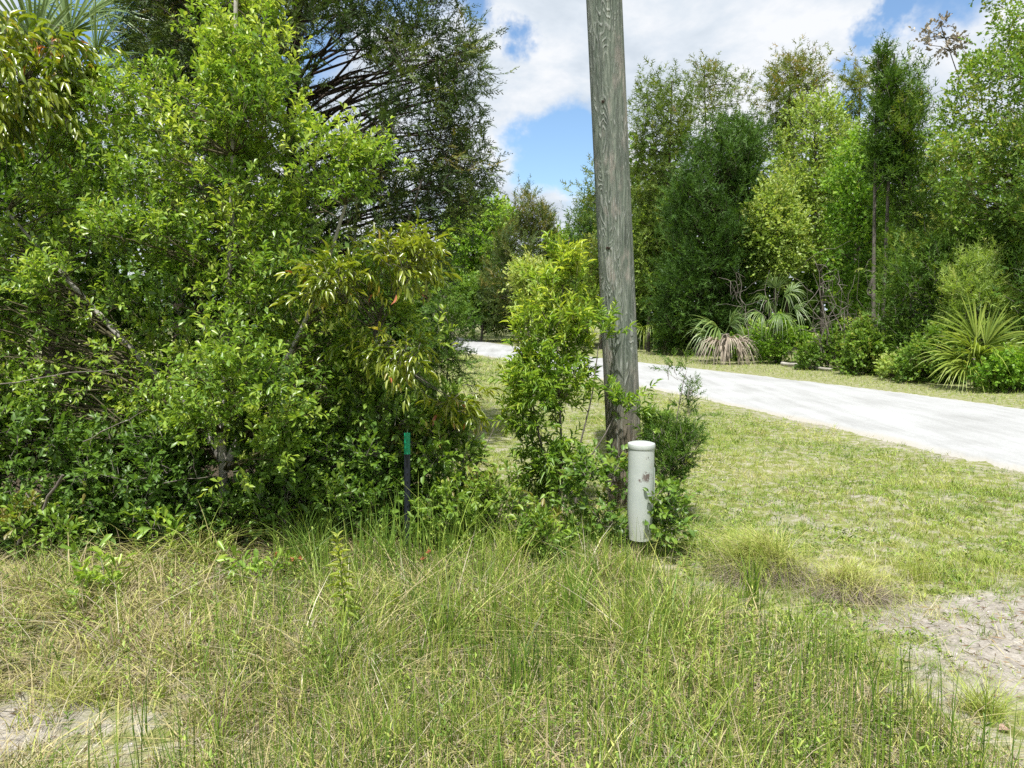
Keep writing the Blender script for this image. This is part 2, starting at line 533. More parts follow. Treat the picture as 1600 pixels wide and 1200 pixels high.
# road sheet, ragged edges, a few mm above the ground
rm, k = new_mat('crushed_limerock_road')
pos = k.n('ShaderNodeNewGeometry').outputs['Position']
n1 = k.noise(pos, .7, 5, .6)
n2 = k.noise(pos, 30, 6, .7)
stretch = k.n('ShaderNodeMapping', {0: pos, 2: (0, 0, R(20)), 3: (3.2, .35, 1)}).outputs[0]
n4 = k.noise(stretch, 1.0, 5, .6)
c = k.ramp(k.math('MULTIPLY_ADD', n4, .55, k.math('MULTIPLY', n1, .45)), [(.35, (.28, .282, .275)), (.5, (.36, .364, .36)), (.65, (.42, .43, .43))])
c = k.mix(1.0, c, k.ramp(n2, [(.3, .86), (.7, 1.05)]), 'MULTIPLY')
edge = k.n('ShaderNodeAttribute', attribute_name='tint').outputs['Fac']
c = k.mix(k.smooth(k.math('MULTIPLY_ADD', k.math('SUBTRACT', n1, .5), .8, edge), .45, .95), c, (.35, .33, .285))
bp = k.n('ShaderNodeBump', {'Strength': .3, 'Distance': .01, 'Height': n2}).outputs[0]
p = k.n('ShaderNodeBsdfPrincipled', {'Base Color': c, 'Roughness': .9, 'Specular IOR Level': .2, 'Normal': bp})
k.t.links.new(p.outputs[0], k.out.inputs[0])
NR = 500
tt = np.linspace(0, 1, NR)


def resample(e):
    s = np.concatenate([[0], np.cumsum(np.linalg.norm(np.diff(e, axis=0), axis=1))])
    s /= s[-1]
    # equal steps by index so that near and far edges keep pairing
    idx = np.linspace(0, len(e) - 1, NR)
    return np.stack([np.interp(idx, np.arange(len(e)), e[:, i]) for i in (0, 1)], -1)


ne, fe = resample(near_e), resample(far_e)
across = unit(fe - ne)
rr = np.random.default_rng(2)
jn = (vnoise(tt * 60, tt * 0, 1.0, 4) - .5) * .28 + rr.normal(0, .03, NR)
jf = (vnoise(tt * 60, tt * 0 + 9, 1.0, 5) - .5) * .28 + rr.normal(0, .03, NR)
rows = []
cs = [0, .04, .1, .3, .5, .7, .9, .96, 1]
for q in cs:
    p_ = ne * (1 - q) + fe * q
    p_ = p_ + across * (jn * {0: 1, .04: .62, .1: .2}.get(q, 0) + jf * {1: 1, .96: .62, .9: .2}.get(q, 0))[:, None]
    z = .035 * math.sin(math.pi * q) + (.008 if 0 < q < 1 else -.006)
    rows.append(np.concatenate([p_, np.full((NR, 1), z)], 1))
V = np.stack(rows, 1)
nc = len(cs)
ii = (np.arange(NR - 1)[:, None] * nc + np.arange(nc - 1)[None, :]).reshape(-1)
et = np.tile([1.0, .75, .35, 0, 0, 0, .3, .6, 1.0], NR)
g = Geo().add(V.reshape(-1, 3), np.stack([ii, ii + 1, ii + nc + 1, ii + nc], -1), et)
tag(g.build('road', rm, smooth=True), kind='structure')


# ------------------------------------------------------------------ plants
def in_poly(poly, x, y):
    poly = np.asarray(poly, float)
    inside = np.zeros(len(x), bool)
    j = len(poly) - 1
    for i in range(len(poly)):
        xi, yi = poly[i]; xj, yj = poly[j]
        c = ((yi > y) != (yj > y)) & (x < (xj - xi) * (y - yi) / (yj - yi + 1e-9) + xi)
        inside ^= c
        j = i
    return inside


def poly_dist(poly, x, y):
    poly = np.asarray(poly, float)
    best = np.full(len(x), 1e9)
    for i in range(len(poly)):
        a, b = poly[i], poly[(i + 1) % len(poly)]
        ab = b - a
        t = np.clip(((x - a[0]) * ab[0] + (y - a[1]) * ab[1]) / (ab @ ab + 1e-9), 0, 1)
        best = np.minimum(best, np.hypot(x - a[0] - t * ab[0], y - a[1] - t * ab[1]))
    return best


def crown_points(poly, d, thick, n, seed, hollow=None, edge=None, inset=0.0):
    """points filling the rounded volume whose outline at distance d is poly"""
    r = np.random.default_rng(seed)
    poly = np.asarray(poly, float)
    lo, hi = poly.min(0), poly.max(0)
    area = 0
    out = []
    edge = edge or 0.35 * min(hi - lo)
    tot = 0
    while tot < n:
        x = r.uniform(lo[0], hi[0], n * 2); y = r.uniform(lo[1], hi[1], n * 2)
        m = in_poly(poly, x, y)
        x, y = x[m], y[m]
        pd = poly_dist(poly, x, y)
        keep = pd > inset
        if hollow is not None:
            for hp, frac in hollow:
                keep &= ~(in_poly(hp, x, y) & (r.random(len(x)) < frac))
        x, y, pd = x[keep], y[keep], pd[keep]
        h = np.sqrt(np.clip(pd / edge, 0.05, 1))
        dd = d + thick * h * r.uniform(-1, 1, len(x))
        out.append(at(x, y, dd))
        tot += len(x)
    return np.concatenate(out)[:n]


def attach(stems, c, rise, r):
    """for a cluster centre find where its limb leaves a stem"""
    best = None
    for s in stems:
        hd = np.hypot(s[:, 0] - c[0], s[:, 1] - c[1])
        tz = c[2] - rise * hd
        i = int(np.argmin(np.abs(s[:, 2] - tz) + 0.3 * hd))
        cost = np.linalg.norm(s[i] - c)
        if best is None or cost < best[0]:
            best = (cost, s[i], i / len(s))
    return best[1], best[2]


def plant(name, label, cat, base, stems, stem_r, clusters, n_twig, twig_len, leaf, leaf_len, leaf_w, per_twig, mat, bark_mat,
          seed, group=None, rise=0.5, up_bias=0.5, spread=1.0, tint=(0.5, 0.2), tip_tint=0.15, droop=0.0, whorl=False,
          limb_r=0.012, tip_only=False, solo=0, stem_name='trunk', twig_r=0.0025, crown_name='crown', tint_top=0.0, limb_sides=4,
          spray=None, solo_tints=5, open_=1.0, branch_mat=None, min_z=0.03, bulk=None, upjit=.5, limb_every=1):
    """one plant: stems, limbs to every cluster, twigs, leaves. base/stems are world points"""
    r = np.random.default_rng(seed)
    root = thing(name, base, label, cat, group)
    gt = Geo()
    for s in stems:
        fine_s = np.stack([np.interp(np.linspace(0, 1, 14), np.linspace(0, 1, len(s)), s[:, i]) for i in range(3)], -1)
        tube(gt, fine_s, np.linspace(stem_r, stem_r * 0.3, 14) * (1 + r.normal(0, .05, 14)), 8, .5)
    gt.build(stem_name, bark_mat, root, smooth=True)
    dense = [np.stack([np.interp(np.linspace(0, 1, 30), np.linspace(0, 1, len(s)), s[:, i]) for i in range(3)], -1) for s in stems]
    gl = Geo()
    C = clusters
    cz = C[:, 2]
    ctr = np.median(C, axis=0)
    for ci, c in enumerate(C):
        if ci % limb_every:
            continue
        a, fr = attach(dense, c, rise, r)
        tube(gl, bend(a, c, 4, .05, .06, r), np.linspace(limb_r * (1.2 - .7 * fr), limb_r * .25, 4), limb_sides, .5, False)
    # twigs: clusters x n_twig
    n = len(C) * n_twig
    cc = np.repeat(C, n_twig, 0)
    outw = unit(cc - ctr) * 0.6
    dv = unit(r.normal(0, 1, (n, 3)) * spread + outw + np.array([0, 0, up_bias]))
    tl = twig_len * r.uniform(.55, 1.25, n)
    p0 = cc + r.normal(0, twig_len * .25, (n, 3))
    p1 = p0 + dv * tl[:, None]
    p1[:, 2] -= droop * tl
    dv = unit(p1 - p0)
    tsl = slice(None) if base[1] < 10 else slice(0, None, 3)
    twigs(gl, p0[tsl], p1[tsl], twig_r, twig_r * .4)
    gl.build('branches', branch_mat or bark_mat, root, kind='stuff')
    # leaves along the twigs
    m = n * per_twig
    P0 = np.repeat(p0, per_twig, 0); P1 = np.repeat(p1, per_twig, 0); DV = np.repeat(dv, per_twig, 0)
    q = (np.tile(np.arange(per_twig), n) + r.uniform(0, .8, m)) / per_twig
    q = (0.25 + 0.8 * q) if not tip_only else (0.75 + .28 * q)
    Pl = P0 + (P1 - P0) * q[:, None]
    side = unit(np.cross(DV, r.normal(0, 1, (m, 3))))
    ang = (0.95 - 0.55 * q)[:, None] * open_ if not whorl else 0.85 * open_
    ld = unit(DV * (1 - .45 * ang) + side * ang + np.array([0, 0, -droop * .8]))
    up = np.array([0, 0, 1.0]) + r.normal(0, upjit, (m, 3))
    ll = leaf_len * r.uniform(.6, 1.2, m)
    lw = leaf_w * r.uniform(.75, 1.2, m) * (ll / leaf_len)
    ct = r.normal(0, tint[1], len(C))
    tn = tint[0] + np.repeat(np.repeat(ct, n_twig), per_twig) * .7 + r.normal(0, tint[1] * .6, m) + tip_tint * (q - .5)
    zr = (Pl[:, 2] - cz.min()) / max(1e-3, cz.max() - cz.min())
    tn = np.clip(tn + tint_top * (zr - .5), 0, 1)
    keep = Pl[:, 2] > min_z
    idx = np.where(keep)[0]
    if solo:
        dist = np.linalg.norm(Pl[idx] - np.array([0, 0, EYE]), axis=1)
        # leave the frame out: only leaves a viewer sees
        vis = (np.abs(Pl[idx][:, 0] / Pl[idx][:, 1]) < .72) & (Pl[idx][:, 2] < EYE + .44 * Pl[idx][:, 1])
        o = idx[vis][np.argsort(dist[vis])[:min(solo, len(idx) * 2 // 3)]]
        rest = np.setdiff1d(idx, o)
    else:
        o = []
        rest = idx
    gf = Geo()
    tpls = spray or [bulk or leaf]
    sel = r.integers(0, len(tpls), m)
    for ti, tp in enumerate(tpls):
        ks = rest[sel[rest] == ti]
        if len(ks):
            stamp(gf, tp[0], tp[1], Pl[ks], ld[ks], up[ks], ll[ks], lw[ks], tn[ks], r.normal(-.05, .12, len(ks)))
    gf.build(crown_name, mat, root, kind='stuff')
    if len(o):
        meshes = []
        for i in range(solo_tints):
            gg = Geo(); gg.n = 0
            stamp(gg, leaf[0], leaf[1], np.zeros((1, 3)), np.array([[0., 1, 0]]), np.array([[0., 0, 1]]), 1.0, leaf_w / leaf_len, tint[0] + .1 + tint[1] * (i - solo_tints / 2) / solo_tints * 2.2, np.array([-.06 + .03 * i]))
            meshes.append(gg.mesh('leaf', mat))
        s_, d_, n_ = frames(ld[o], up[o])
        for j, kx in enumerate(o):
            ob = bpy.data.objects.new('leaf', meshes[int(r.integers(0, solo_tints))])
            L = float(ll[kx])
            mt = Matrix(((s_[j][0] * L, d_[j][0] * L, n_[j][0] * L, Pl[kx][0] - root.location[0]),
                         (s_[j][1] * L, d_[j][1] * L, n_[j][1] * L, Pl[kx][1] - root.location[1]),
                         (s_[j][2] * L, d_[j][2] * L, n_[j][2] * L, Pl[kx][2] - root.location[2]), (0, 0, 0, 1)))
            ob.matrix_basis = mt
            col.objects.link(ob)
            ob.parent = root
    return root




def ground_px(px, d):
    k_ = -EYE / d
    s_, c_ = math.sin(PITCH), math.cos(PITCH)
    v = (s_ + k_ * c_) / (c_ - k_ * s_)
    return at(px, 600 - v * F_PX, d)


def stand(px, d):
    q = ground_px(px, d)
    return (float(q[0]), float(q[1]), 0.0)


def W(*pts):
    return np.array([ground_px(a, c) * np.array([1, 1, 0]) if b is None else at(a, b, c) for a, b, c in pts])


# ------------------------------------------------------------------ utility pole
def utility_pole():
    b = np.array(stand(979, 5.75))
    top = at(944, 0, 5.62)
    ax = (top - b) / top[2]
    root = thing('utility_pole', b, 'weathered grey-green wooden utility pole leaning left, rising out of the frame behind the white pipe', 'utility pole')
    H, n, sides = 8.2, 160, 48
    z = np.linspace(-0.25, H, n)
    P = b + ax * z[:, None]
    th = np.linspace(0, 2 * math.pi, sides, endpoint=False)
    rad = np.interp(z, [-.25, 0, .6, 4, H], [.147, .142, .136, .130, .118])
    rr_ = rad[:, None] * (1 + .012 * np.sin(3 * th + 1.2 * z[:, None]) + .008 * np.sin(7 * th[None] + .7 * z[:, None])
                          + .010 * (vnoise(th[None] * 6 + 0 * z[:, None], z[:, None] * .5 + 0 * th[None], .35, 6) - .5))
    # drying checks: narrow grooves running up the pole
    for a0, z0, z1, w_, dp in ((4.55, .1, 2.6, .028, .012), (5.15, 1.3, 4.9, .022, .010), (4.15, 2.4, 6.5, .024, .010), (4.9, 3.3, 7.9, .02, .010), (5.6, .2, 3.1, .024, .010), (3.7, .4, 2.2, .02, .01)):
        a_ = a0 + .08 * np.sin(z * 1.3)
        dth = np.abs((th[None] - a_[:, None] + math.pi) % (2 * math.pi) - math.pi)
        rr_ -= dp * np.exp(-(dth / (w_ * 2.2)) ** 2) * ((z > z0) & (z < z1))[:, None] * .6
    V = P[:, None, :] + rr_[:, :, None] * np.stack([np.cos(th), np.sin(th), 0 * th], -1)[None]
    i = np.arange(n - 1)[:, None] * sides
    j = np.arange(sides)[None]
    q = np.stack([i + j, i + (j + 1) % sides, i + sides + (j + 1) % sides, i + sides + j], -1).reshape(-1, 4)
    g = Geo().add(V.reshape(-1, 3), q)
    g.add(V[-1], np.arange(sides)[None])
    m, k = new_mat('weathered_pole_wood')
    o = k.n('ShaderNodeTexCoord').outputs['Object']
    sp = k.n('ShaderNodeSeparateXYZ', {0: o})
    warp = k.n('ShaderNodeTexNoise', {'Vector': k.n('ShaderNodeMapping', {0: o, 3: (5, 5, 1.6)}).outputs[0], 'Scale': 1.0, 'Detail': 3.0, 'Roughness': .5})
    wv_ = k.n('ShaderNodeVectorMath', {0: k.vmath('SUBTRACT', warp.outputs[1], (.5, .5, .5)), 3: .05}, operation='SCALE').outputs[0]
    ow = k.vmath('ADD', o, wv_)
    stretch_ = k.n('ShaderNodeMapping', {0: ow, 3: (1, 1, .045)}).outputs[0]
    grain = k.noise(stretch_, 62, 7, .68)
    patches0 = k.noise(k.n('ShaderNodeMapping', {0: o, 3: (1, 1, .3)}).outputs[0], 14, 4, .6)
    fineg = k.noise(k.n('ShaderNodeMapping', {0: ow, 3: (1, 1, .03)}).outputs[0], 190, 4, .6)
    loops = k.noise(k.n('ShaderNodeMapping', {0: o, 3: (1, 1, .14)}).outputs[0], 7.5, 2, .45, .3)
    fr = k.math('FRACT', k.math('MULTIPLY', loops, 26.0))
    tri = k.math('ABSOLUTE', k.math('SUBTRACT', fr, .5))
    rings = k.math('MULTIPLY', k.smooth(tri, .22, .46), k.smooth(patches0, .38, .55))
    patches = k.noise(k.n('ShaderNodeMapping', {0: o, 3: (1, 1, .35)}).outputs[0], 9, 4, .6)
    hgt = k.smooth(sp.outputs[2], .25, 1.35)
    lo = k.ramp(grain, [(.30, (.050, .035, .024)), (.48, (.17, .135, .10)), (.62, (.30, .255, .20)), (.75, (.42, .37, .31))])
    hi = k.ramp(grain, [(.30, (.055, .068, .056)), (.46, (.125, .150, .128)), (.60, (.225, .250, .220)), (.75, (.40, .41, .375))])
    pink = k.mix(k.smooth(patches, .52, .66), hi, (.31, .285, .265))
    side_ = k.smooth(sp.outputs[0], -.02, .13)
    hi2 = k.mix(k.math('MULTIPLY', side_, .55), pink, (.34, .325, .30))
    c = k.mix(hgt, lo, hi2)
    c = k.mix(1.0, c, (.94, .95, .88), 'MULTIPLY')
    c = k.mix(k.math('MULTIPLY', rings, .62), c, (.36, .37, .34))
    c = k.mix(1.0, c, k.ramp(fineg, [(.3, .62), (.7, 1.25)]), 'MULTIPLY')
    hsum = k.math('ADD', k.math('MULTIPLY', grain, 1.0), k.math('ADD', k.math('MULTIPLY', rings, .5), k.math('MULTIPLY', fineg, .5)))
    bp_ = k.n('ShaderNodeBump', {'Strength': 1.0, 'Distance': .010, 'Height': hsum}).outputs[0]
    p_ = k.n('ShaderNodeBsdfPrincipled', {'Base Color': c, 'Roughness': .9, 'Specular IOR Level': .2, 'Normal': bp_})
    k.t.links.new(p_.outputs[0], k.out.inputs[0])
    g.build('shaft', m, root, smooth=True)
    dm, k = new_mat('dark_knot_wood')
    p_ = k.n('ShaderNodeBsdfPrincipled', {'Base Color': k.ramp(k.noise(k.n('ShaderNodeTexCoord').outputs['Object'], 90, 3), [(.3, (.012, .008, .006, 1)[:3]), (.7, (.085, .055, .035))]), 'Roughness': .8})
    k.t.links.new(p_.outputs[0], k.out.inputs[0])
    for (px, py, rx, rz) in ((940, 163, .011, .010), (949, 388, .017, .009)):
        q0 = at(px, py, 5.6)
        zc = q0[2]
        ctr = b + ax * zc
        r0 = np.interp(zc, [0, .6, 4, H], [.142, .136, .130, .118])
        t0 = math.atan2(-math.sqrt(max(0, r0 ** 2 - (q0[0] - ctr[0]) ** 2)), q0[0] - ctr[0])
        base_ = ctr + np.array([math.cos(t0), math.sin(t0), 0]) * (r0 - .002)
        s_ = np.array([-math.sin(t0), math.cos(t0), 0]); nn = np.array([math.cos(t0), math.sin(t0), 0])
        gk = Geo()
        A = np.linspace(0, 2 * math.pi, 16, endpoint=False)
        ringsv = []
        for rr2, hh in ((1.25, -.003), (1.0, .006), (.55, .007), (.3, -.002)):
            jit = 1 + .12 * np.sin(3 * A + rr2)
            ringsv.append(base_ + (np.cos(A) * rr2 * rx * jit)[:, None] * s_ + (np.sin(A) * rr2 * rz * jit)[:, None] * np.array([0, 0, 1]) + nn * hh)
        V = np.concatenate(ringsv)
        for a_ in range(3):
            ii_ = np.arange(16)
            gk.add(V, np.stack([a_ * 16 + ii_, a_ * 16 + (ii_ + 1) % 16, (a_ + 1) * 16 + (ii_ + 1) % 16, (a_ + 1) * 16 + ii_], -1))
        gk.add(ringsv[-1], np.arange(16)[None])
        gk.build('knot', dm, root)
        gn = Geo()
        e = base_ + nn * .024 + s_ * .012 + np.array([0, 0, .003])
        tube(gn, [base_, e], [.0035, .003], 8)
        gn.build('nail', dm, root)
    return root


utility_pole()


# ------------------------------------------------------------------ white pipe pedestal
def pedestal():
    b = np.array(stand(999, 4.42))
    root = thing('cable_pedestal', b, 'white round plastic pedestal with flat cap and scuffed paint before the utility pole', 'cable pedestal')
    m, k = new_mat('scuffed_white_plastic')
    o = k.n('ShaderNodeTexCoord').outputs['Object']
    sp = k.n('ShaderNodeSeparateXYZ', {0: o})
    n_ = k.noise(o, 26, 7, .7)
    n2_ = k.noise(o, 7, 4, .6)
    basec = k.ramp(n2_, [(.3, (.37, .41, .38)), (.7, (.45, .48, .45))])
    basec = k.mix(k.math('MULTIPLY', k.smooth(k.math('MULTIPLY', sp.outputs[2], -1), -.42, -.1), .35), basec, (.52, .50, .42))
    col_x = sp.outputs[0]
    c = basec
    for (cx, cz, rx, rz, colr, thr) in ((.026, .555, .030, .035, (.13, .10, .09), .46), (-.012, .535, .016, .016, (.16, .125, .115), .50), (.030, .665, .016, .012, (.20, .20, .18), .47), (.048, .64, .02, .05, (.36, .35, .31), .55), (.062, .52, .015, .09, (.33, .30, .27), .55), (.055, .38, .012, .08, (.38, .35, .31), .58)):
        dx = k.math('DIVIDE', k.math('SUBTRACT', col_x, cx), rx)
        dz = k.math('DIVIDE', k.math('SUBTRACT', sp.outputs[2], cz), rz)
        rr3 = k.math('SQRT', k.math('ADD', k.math('MULTIPLY', dx, dx), k.math('MULTIPLY', dz, dz)))
        front = k.math('LESS_THAN', sp.outputs[1], 0.0)
        msk = k.math('MULTIPLY', k.math('MULTIPLY', k.math('SUBTRACT', 1, k.smooth(rr3, .6, 1.3)), k.smooth(n_, thr - .02, thr + .03)), front)
        c = k.mix(msk, c, colr)
    specks = k.noise(o, 120, 3, .6)
    c = k.mix(k.math('MULTIPLY', k.smooth(specks, .66, .72), .5), c, (.33, .32, .28))
    streak = k.noise(k.n('ShaderNodeMapping', {0: o, 3: (1, 1, .12)}).outputs[0], 40, 4, .6)
    c = k.mix(k.math('MULTIPLY', k.smooth(streak, .56, .75), .28), c, (.42, .43, .38))
    bp_ = k.n('ShaderNodeBump', {'Strength': .25, 'Distance': .004, 'Height': n_}).outputs[0]
    p_ = k.n('ShaderNodeBsdfPrincipled', {'Base Color': c, 'Roughness': .5, 'Specular IOR Level': .4, 'Normal': bp_})
    k.t.links.new(p_.outputs[0], k.out.inputs[0])

    def lathe(prof, name, mt, off=(0, 0, 0), sides=40, squash=1.0):
        g = Geo()
        A = np.linspace(0, 2 * math.pi, sides, endpoint=False)
        V = np.array([[(r_ * math.cos(a), r_ * squash * math.sin(a), z_) for a in A] for r_, z_ in prof])
        ii_ = (np.arange(len(prof) - 1)[:, None] * sides)
        jj = np.arange(sides)[None]
        q = np.stack([ii_ + jj, ii_ + (jj + 1) % sides, ii_ + sides + (jj + 1) % sides, ii_ + sides + jj], -1).reshape(-1, 4)
        g.add(V.reshape(-1, 3) + b + np.array(off), q)
        g.add(V[-1] + b + np.array(off), np.arange(sides)[None])
        return g.build(name, mt, root, smooth=False)
    o1 = lathe([(.066, .15), (.068, .19), (.0765, .30), (.0785, .36), (.0785, .722)], 'tube', m)
    lathe([(.0815, .716), (.083, .719), (.083, .741), (.081, .746), (.062, .752), (.0, .757)], 'cap', m)
    for ob in list(root.children):
        ob.data.polygons.foreach_set('use_smooth', np.ones(len(ob.data.polygons), bool))
        ob.data.set_sharp_from_angle(angle=R(35)) if hasattr(ob.data, 'set_sharp_from_angle') else None
    lathe([(.034, -.06), (.034, .12)], 'mounting_post', M['twig'], (-.025, .01, 0), 8)
    g = Geo()
    tube(g, [b + np.array((.079, -.02, .42)), b + np.array((.079, -.02, .60))], [.0025, .0025], 6)
    g.build('seam', m, root)


pedestal()


# ------------------------------------------------------------------ fence stake
def stake():
    b = np.array(stand(637, 4.55))
    root = thing('fence_stake', b, 'thin dark metal fence stake with a bright green painted top standing in the weeds', 'stake')

    def paint(name, c, r_):
        m, k = new_mat(name)
        nz = k.noise(k.n('ShaderNodeTexCoord').outputs['Object'], 60, 4, .6)
        p_ = k.n('ShaderNodeBsdfPrincipled', {'Base Color': k.mix(nz, c, tuple(min(1, x * 1.7 + .01) for x in c)), 'Roughness': r_, 'Specular IOR Level': .5})
        k.t.links.new(p_.outputs[0], k.out.inputs[0])
        return m
    green_, black = paint('green_enamel', (.004, .21, .10), .35), paint('black_enamel', (.006, .008, .014), .45)
    lean = np.array([0.012, -.02, 0])

    def tprofile(z0, z1, name, mt):
        g = Geo()
        prof = [(-.019, -.003), (.019, -.003), (.019, .001), (.003, .001), (.003, .026), (-.003, .026), (-.003, .001), (-.019, .001)]
        V0 = np.array([(x, y, z0) for x, y in prof]) + b + lean * z0
        V1 = np.array([(x, y, z1) for x, y in prof]) + b + lean * z1
        n = len(prof)
        V = np.concatenate([V0, V1])
        ii_ = np.arange(n)
        g.add(V, np.stack([ii_, (ii_ + 1) % n, n + (ii_ + 1) % n, n + ii_], -1))
        g.add(V1, np.arange(n)[None]); g.add(V0, np.arange(n)[::-1][None])
        return g.build(name, mt, root)
    tprofile(-.1, .655, 'post', black)
    tprofile(.6552, .79, 'painted_tip', green_)
    gs, gg = Geo(), Geo()
    for i, z in enumerate(np.arange(.12, .78, .052)):
        c = b + lean * z + np.array([0, -.003, z])
        g = Geo()
        tube(g, [c, c + np.array([0, -.007, 0])], [.0052, .004], 8)
        g.build('stud', black if z < .65 else green_, root)


stake()


# ------------------------------------------------------------------ near plants
def blob(poly, d, thick, n, seed, **kw):
    return crown_points(poly, d, thick, n, seed, **kw)


# the big bright shrub-like tree filling the left
HOLLY = [(-220, 250), (-60, 300), (20, 320), (95, 250), (40, 200), (130, 130), (230, 120), (285, 80), (335, -20), (345, -260), (440, -260), (470, 0), (462, 90), (450, 170), (438, 260), (450, 340), (515, 360), (545, 410),
         (575, 470), (595, 560), (625, 600), (600, 640), (480, 700), (300, 690), (140, 730), (-60, 790), (-240, 800)]
C1 = np.concatenate([
    blob(HOLLY, 4.98, .50, 430, 21, edge=120, inset=18, hollow=[([(-220, 250), (120, 250), (150, 440), (-220, 460)], .55)]),
    blob([(300, 560), (470, 540), (480, 640), (330, 660)], 4.1, .2, 10, 22, edge=40),
    blob([(340, 60), (440, 60), (470, 220), (340, 220)], 4.7, .3, 14, 23, edge=40),
    blob([(480, 240), (598, 235), (598, 285), (480, 320)], 4.5, .15, 12, 24, edge=20), blob([(440, 180), (500, 200), (500, 330), (440, 340)], 4.8, .15, 6, 27, edge=20),
    blob([(300, 620), (440, 620), (440, 690), (300, 690)], 4.5, .2, 9, 25, edge=20), blob([(385, 690), (440, 690), (440, 725), (385, 725)], 4.3, .08, 4, 28, edge=10), blob([(520, 400), (650, 430), (690, 560), (560, 620)], 4.85, .2, 12, 26, edge=30, inset=14)])
s1 = W((350, None, 4.75), (349, 740, 4.75), (346, 670, 4.75), (352, 560, 4.85), (358, 420, 4.95), (364, 280, 4.9), (366, 130, 4.85), (370, -60, 4.85), (376, -260, 4.9))
s2 = W((350, 735, 4.75), (372, 690, 4.75), (395, 650, 4.9), (450, 560, 4.85), (500, 450, 4.8), (540, 320, 4.7))
s3 = W((348, 720, 5.0), (300, 640, 5.0), (200, 540, 5.0), (90, 420, 5.05), (10, 330, 5.1))
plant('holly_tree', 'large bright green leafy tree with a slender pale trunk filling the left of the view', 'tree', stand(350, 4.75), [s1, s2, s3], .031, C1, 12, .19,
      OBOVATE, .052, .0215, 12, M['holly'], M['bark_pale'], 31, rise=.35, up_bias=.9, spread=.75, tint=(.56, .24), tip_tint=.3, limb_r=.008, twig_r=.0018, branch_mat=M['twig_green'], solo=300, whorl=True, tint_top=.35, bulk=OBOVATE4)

# drooping, glossy laurel on the right side of it
LAUREL = [(440, 450), (500, 405), (560, 385), (600, 360), (650, 350), (690, 365), (688, 410), (660, 435), (620, 450), (590, 450), (550, 470), (500, 470)]
C2 = np.concatenate([blob(LAUREL, 4.45, .2, 30, 41, edge=40, inset=20), blob([(560, 520), (650, 530), (640, 560), (560, 550)], 4.5, .12, 9, 42, edge=20),
                     blob([(690, 615), (730, 615), (735, 650), (700, 650)], 4.7, .1, 4, 43, edge=20)])
s = W((560, None, 5.0), (565, 640, 4.95), (580, 540, 4.85), (610, 480, 4.8), (650, 420, 4.75))
s_b = W((575, 560, 4.87), (600, 470, 4.8), (570, 440, 4.8))
plant('laurel_sapling', 'slim sapling with drooping glossy red-tipped leaves at the right edge of the leafy mass', 'sapling', stand(560, 5.0), [s, s_b], .014, C2, 6, .16,
      LANCE, .072, .017, 8, M['laurel'], M['bark_grey'], 44, rise=.6, up_bias=.2, spread=.8, tint=(.62, .13), tip_tint=.25, droop=.25, limb_r=.005, solo=240, upjit=.3)

# laurel with silvery shining leaves, top left corner
LTOP = [(-180, 40), (0, 40), (60, 30), (105, 60), (140, 100), (165, 125), (140, 130), (80, 140), (30, 180), (-60, 220), (-180, 250)]
C3 = blob(LTOP, 4.9, .4, 75, 51, edge=50, inset=6)
s = W((-90, None, 5.3), (-80, 500, 5.2), (-40, 300, 5.1), (10, 180, 5.0), (60, 90, 4.95))
plant('laurel_tree', 'laurel with long shiny yellow-green and reddish leaves at the top left corner', 'tree', stand(-90, 5.3), [s], .03, C3, 7, .2,
      LANCE, .095, .028, 8, M['laurel'], M['bark_grey'], 52, rise=.6, up_bias=.2, spread=.9, tint=(.55, .22), tip_tint=.3, droop=.5, limb_r=.007, solo=200, upjit=.3)

# the bright shrub against the utility pole
WAX = [(850, 425), (885, 400), (905, 405), (915, 430), (915, 450), (918, 520), (920, 600), (925, 640), (920, 720), (930, 790), (880, 830), (830, 800), (800, 740), (790, 640), (800, 560), (812, 480), (840, 440)]
C4 = np.concatenate([blob(WAX, 5.45, .28, 92, 61, edge=60, inset=15, hollow=[([(780, 650), (960, 650), (960, 840), (780, 840)], .45)]),
                     blob([(925, 480), (950, 480), (945, 530), (925, 530)], 5.3, .06, 2, 62, edge=15), blob([(872, 400), (882, 375), (898, 372), (905, 430), (865, 450)], 5.45, .1, 5, 65, edge=15), blob([(950, 615), (985, 620), (980, 645), (950, 645)], 5.2, .05, 3, 63, edge=15)])
s_list = [W((872, None, 5.45), (878, 700, 5.45), (870, 560, 5.45), (880, 440, 5.45), (890, 370, 5.45)), W((885, None, 5.42), (900, 720, 5.4), (925, 620, 5.35), (938, 520, 5.35)),
          W((862, None, 5.5), (855, 740, 5.5), (830, 620, 5.5), (825, 510, 5.5)), W((895, None, 5.3), (905, 740, 5.25), (945, 680, 5.2), (960, 650, 5.2))]
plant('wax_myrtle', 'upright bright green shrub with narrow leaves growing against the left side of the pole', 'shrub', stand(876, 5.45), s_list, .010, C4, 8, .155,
      LANCE, .072, .014, 10, M['wax'], M['twig'], 64, rise=.9, up_bias=1.0, spread=.6, tint=(.58, .2), tip_tint=.3, open_=.75, branch_mat=M['twig_green'], twig_r=.0018, limb_r=.005, solo=300, whorl=True, tint_top=.45)

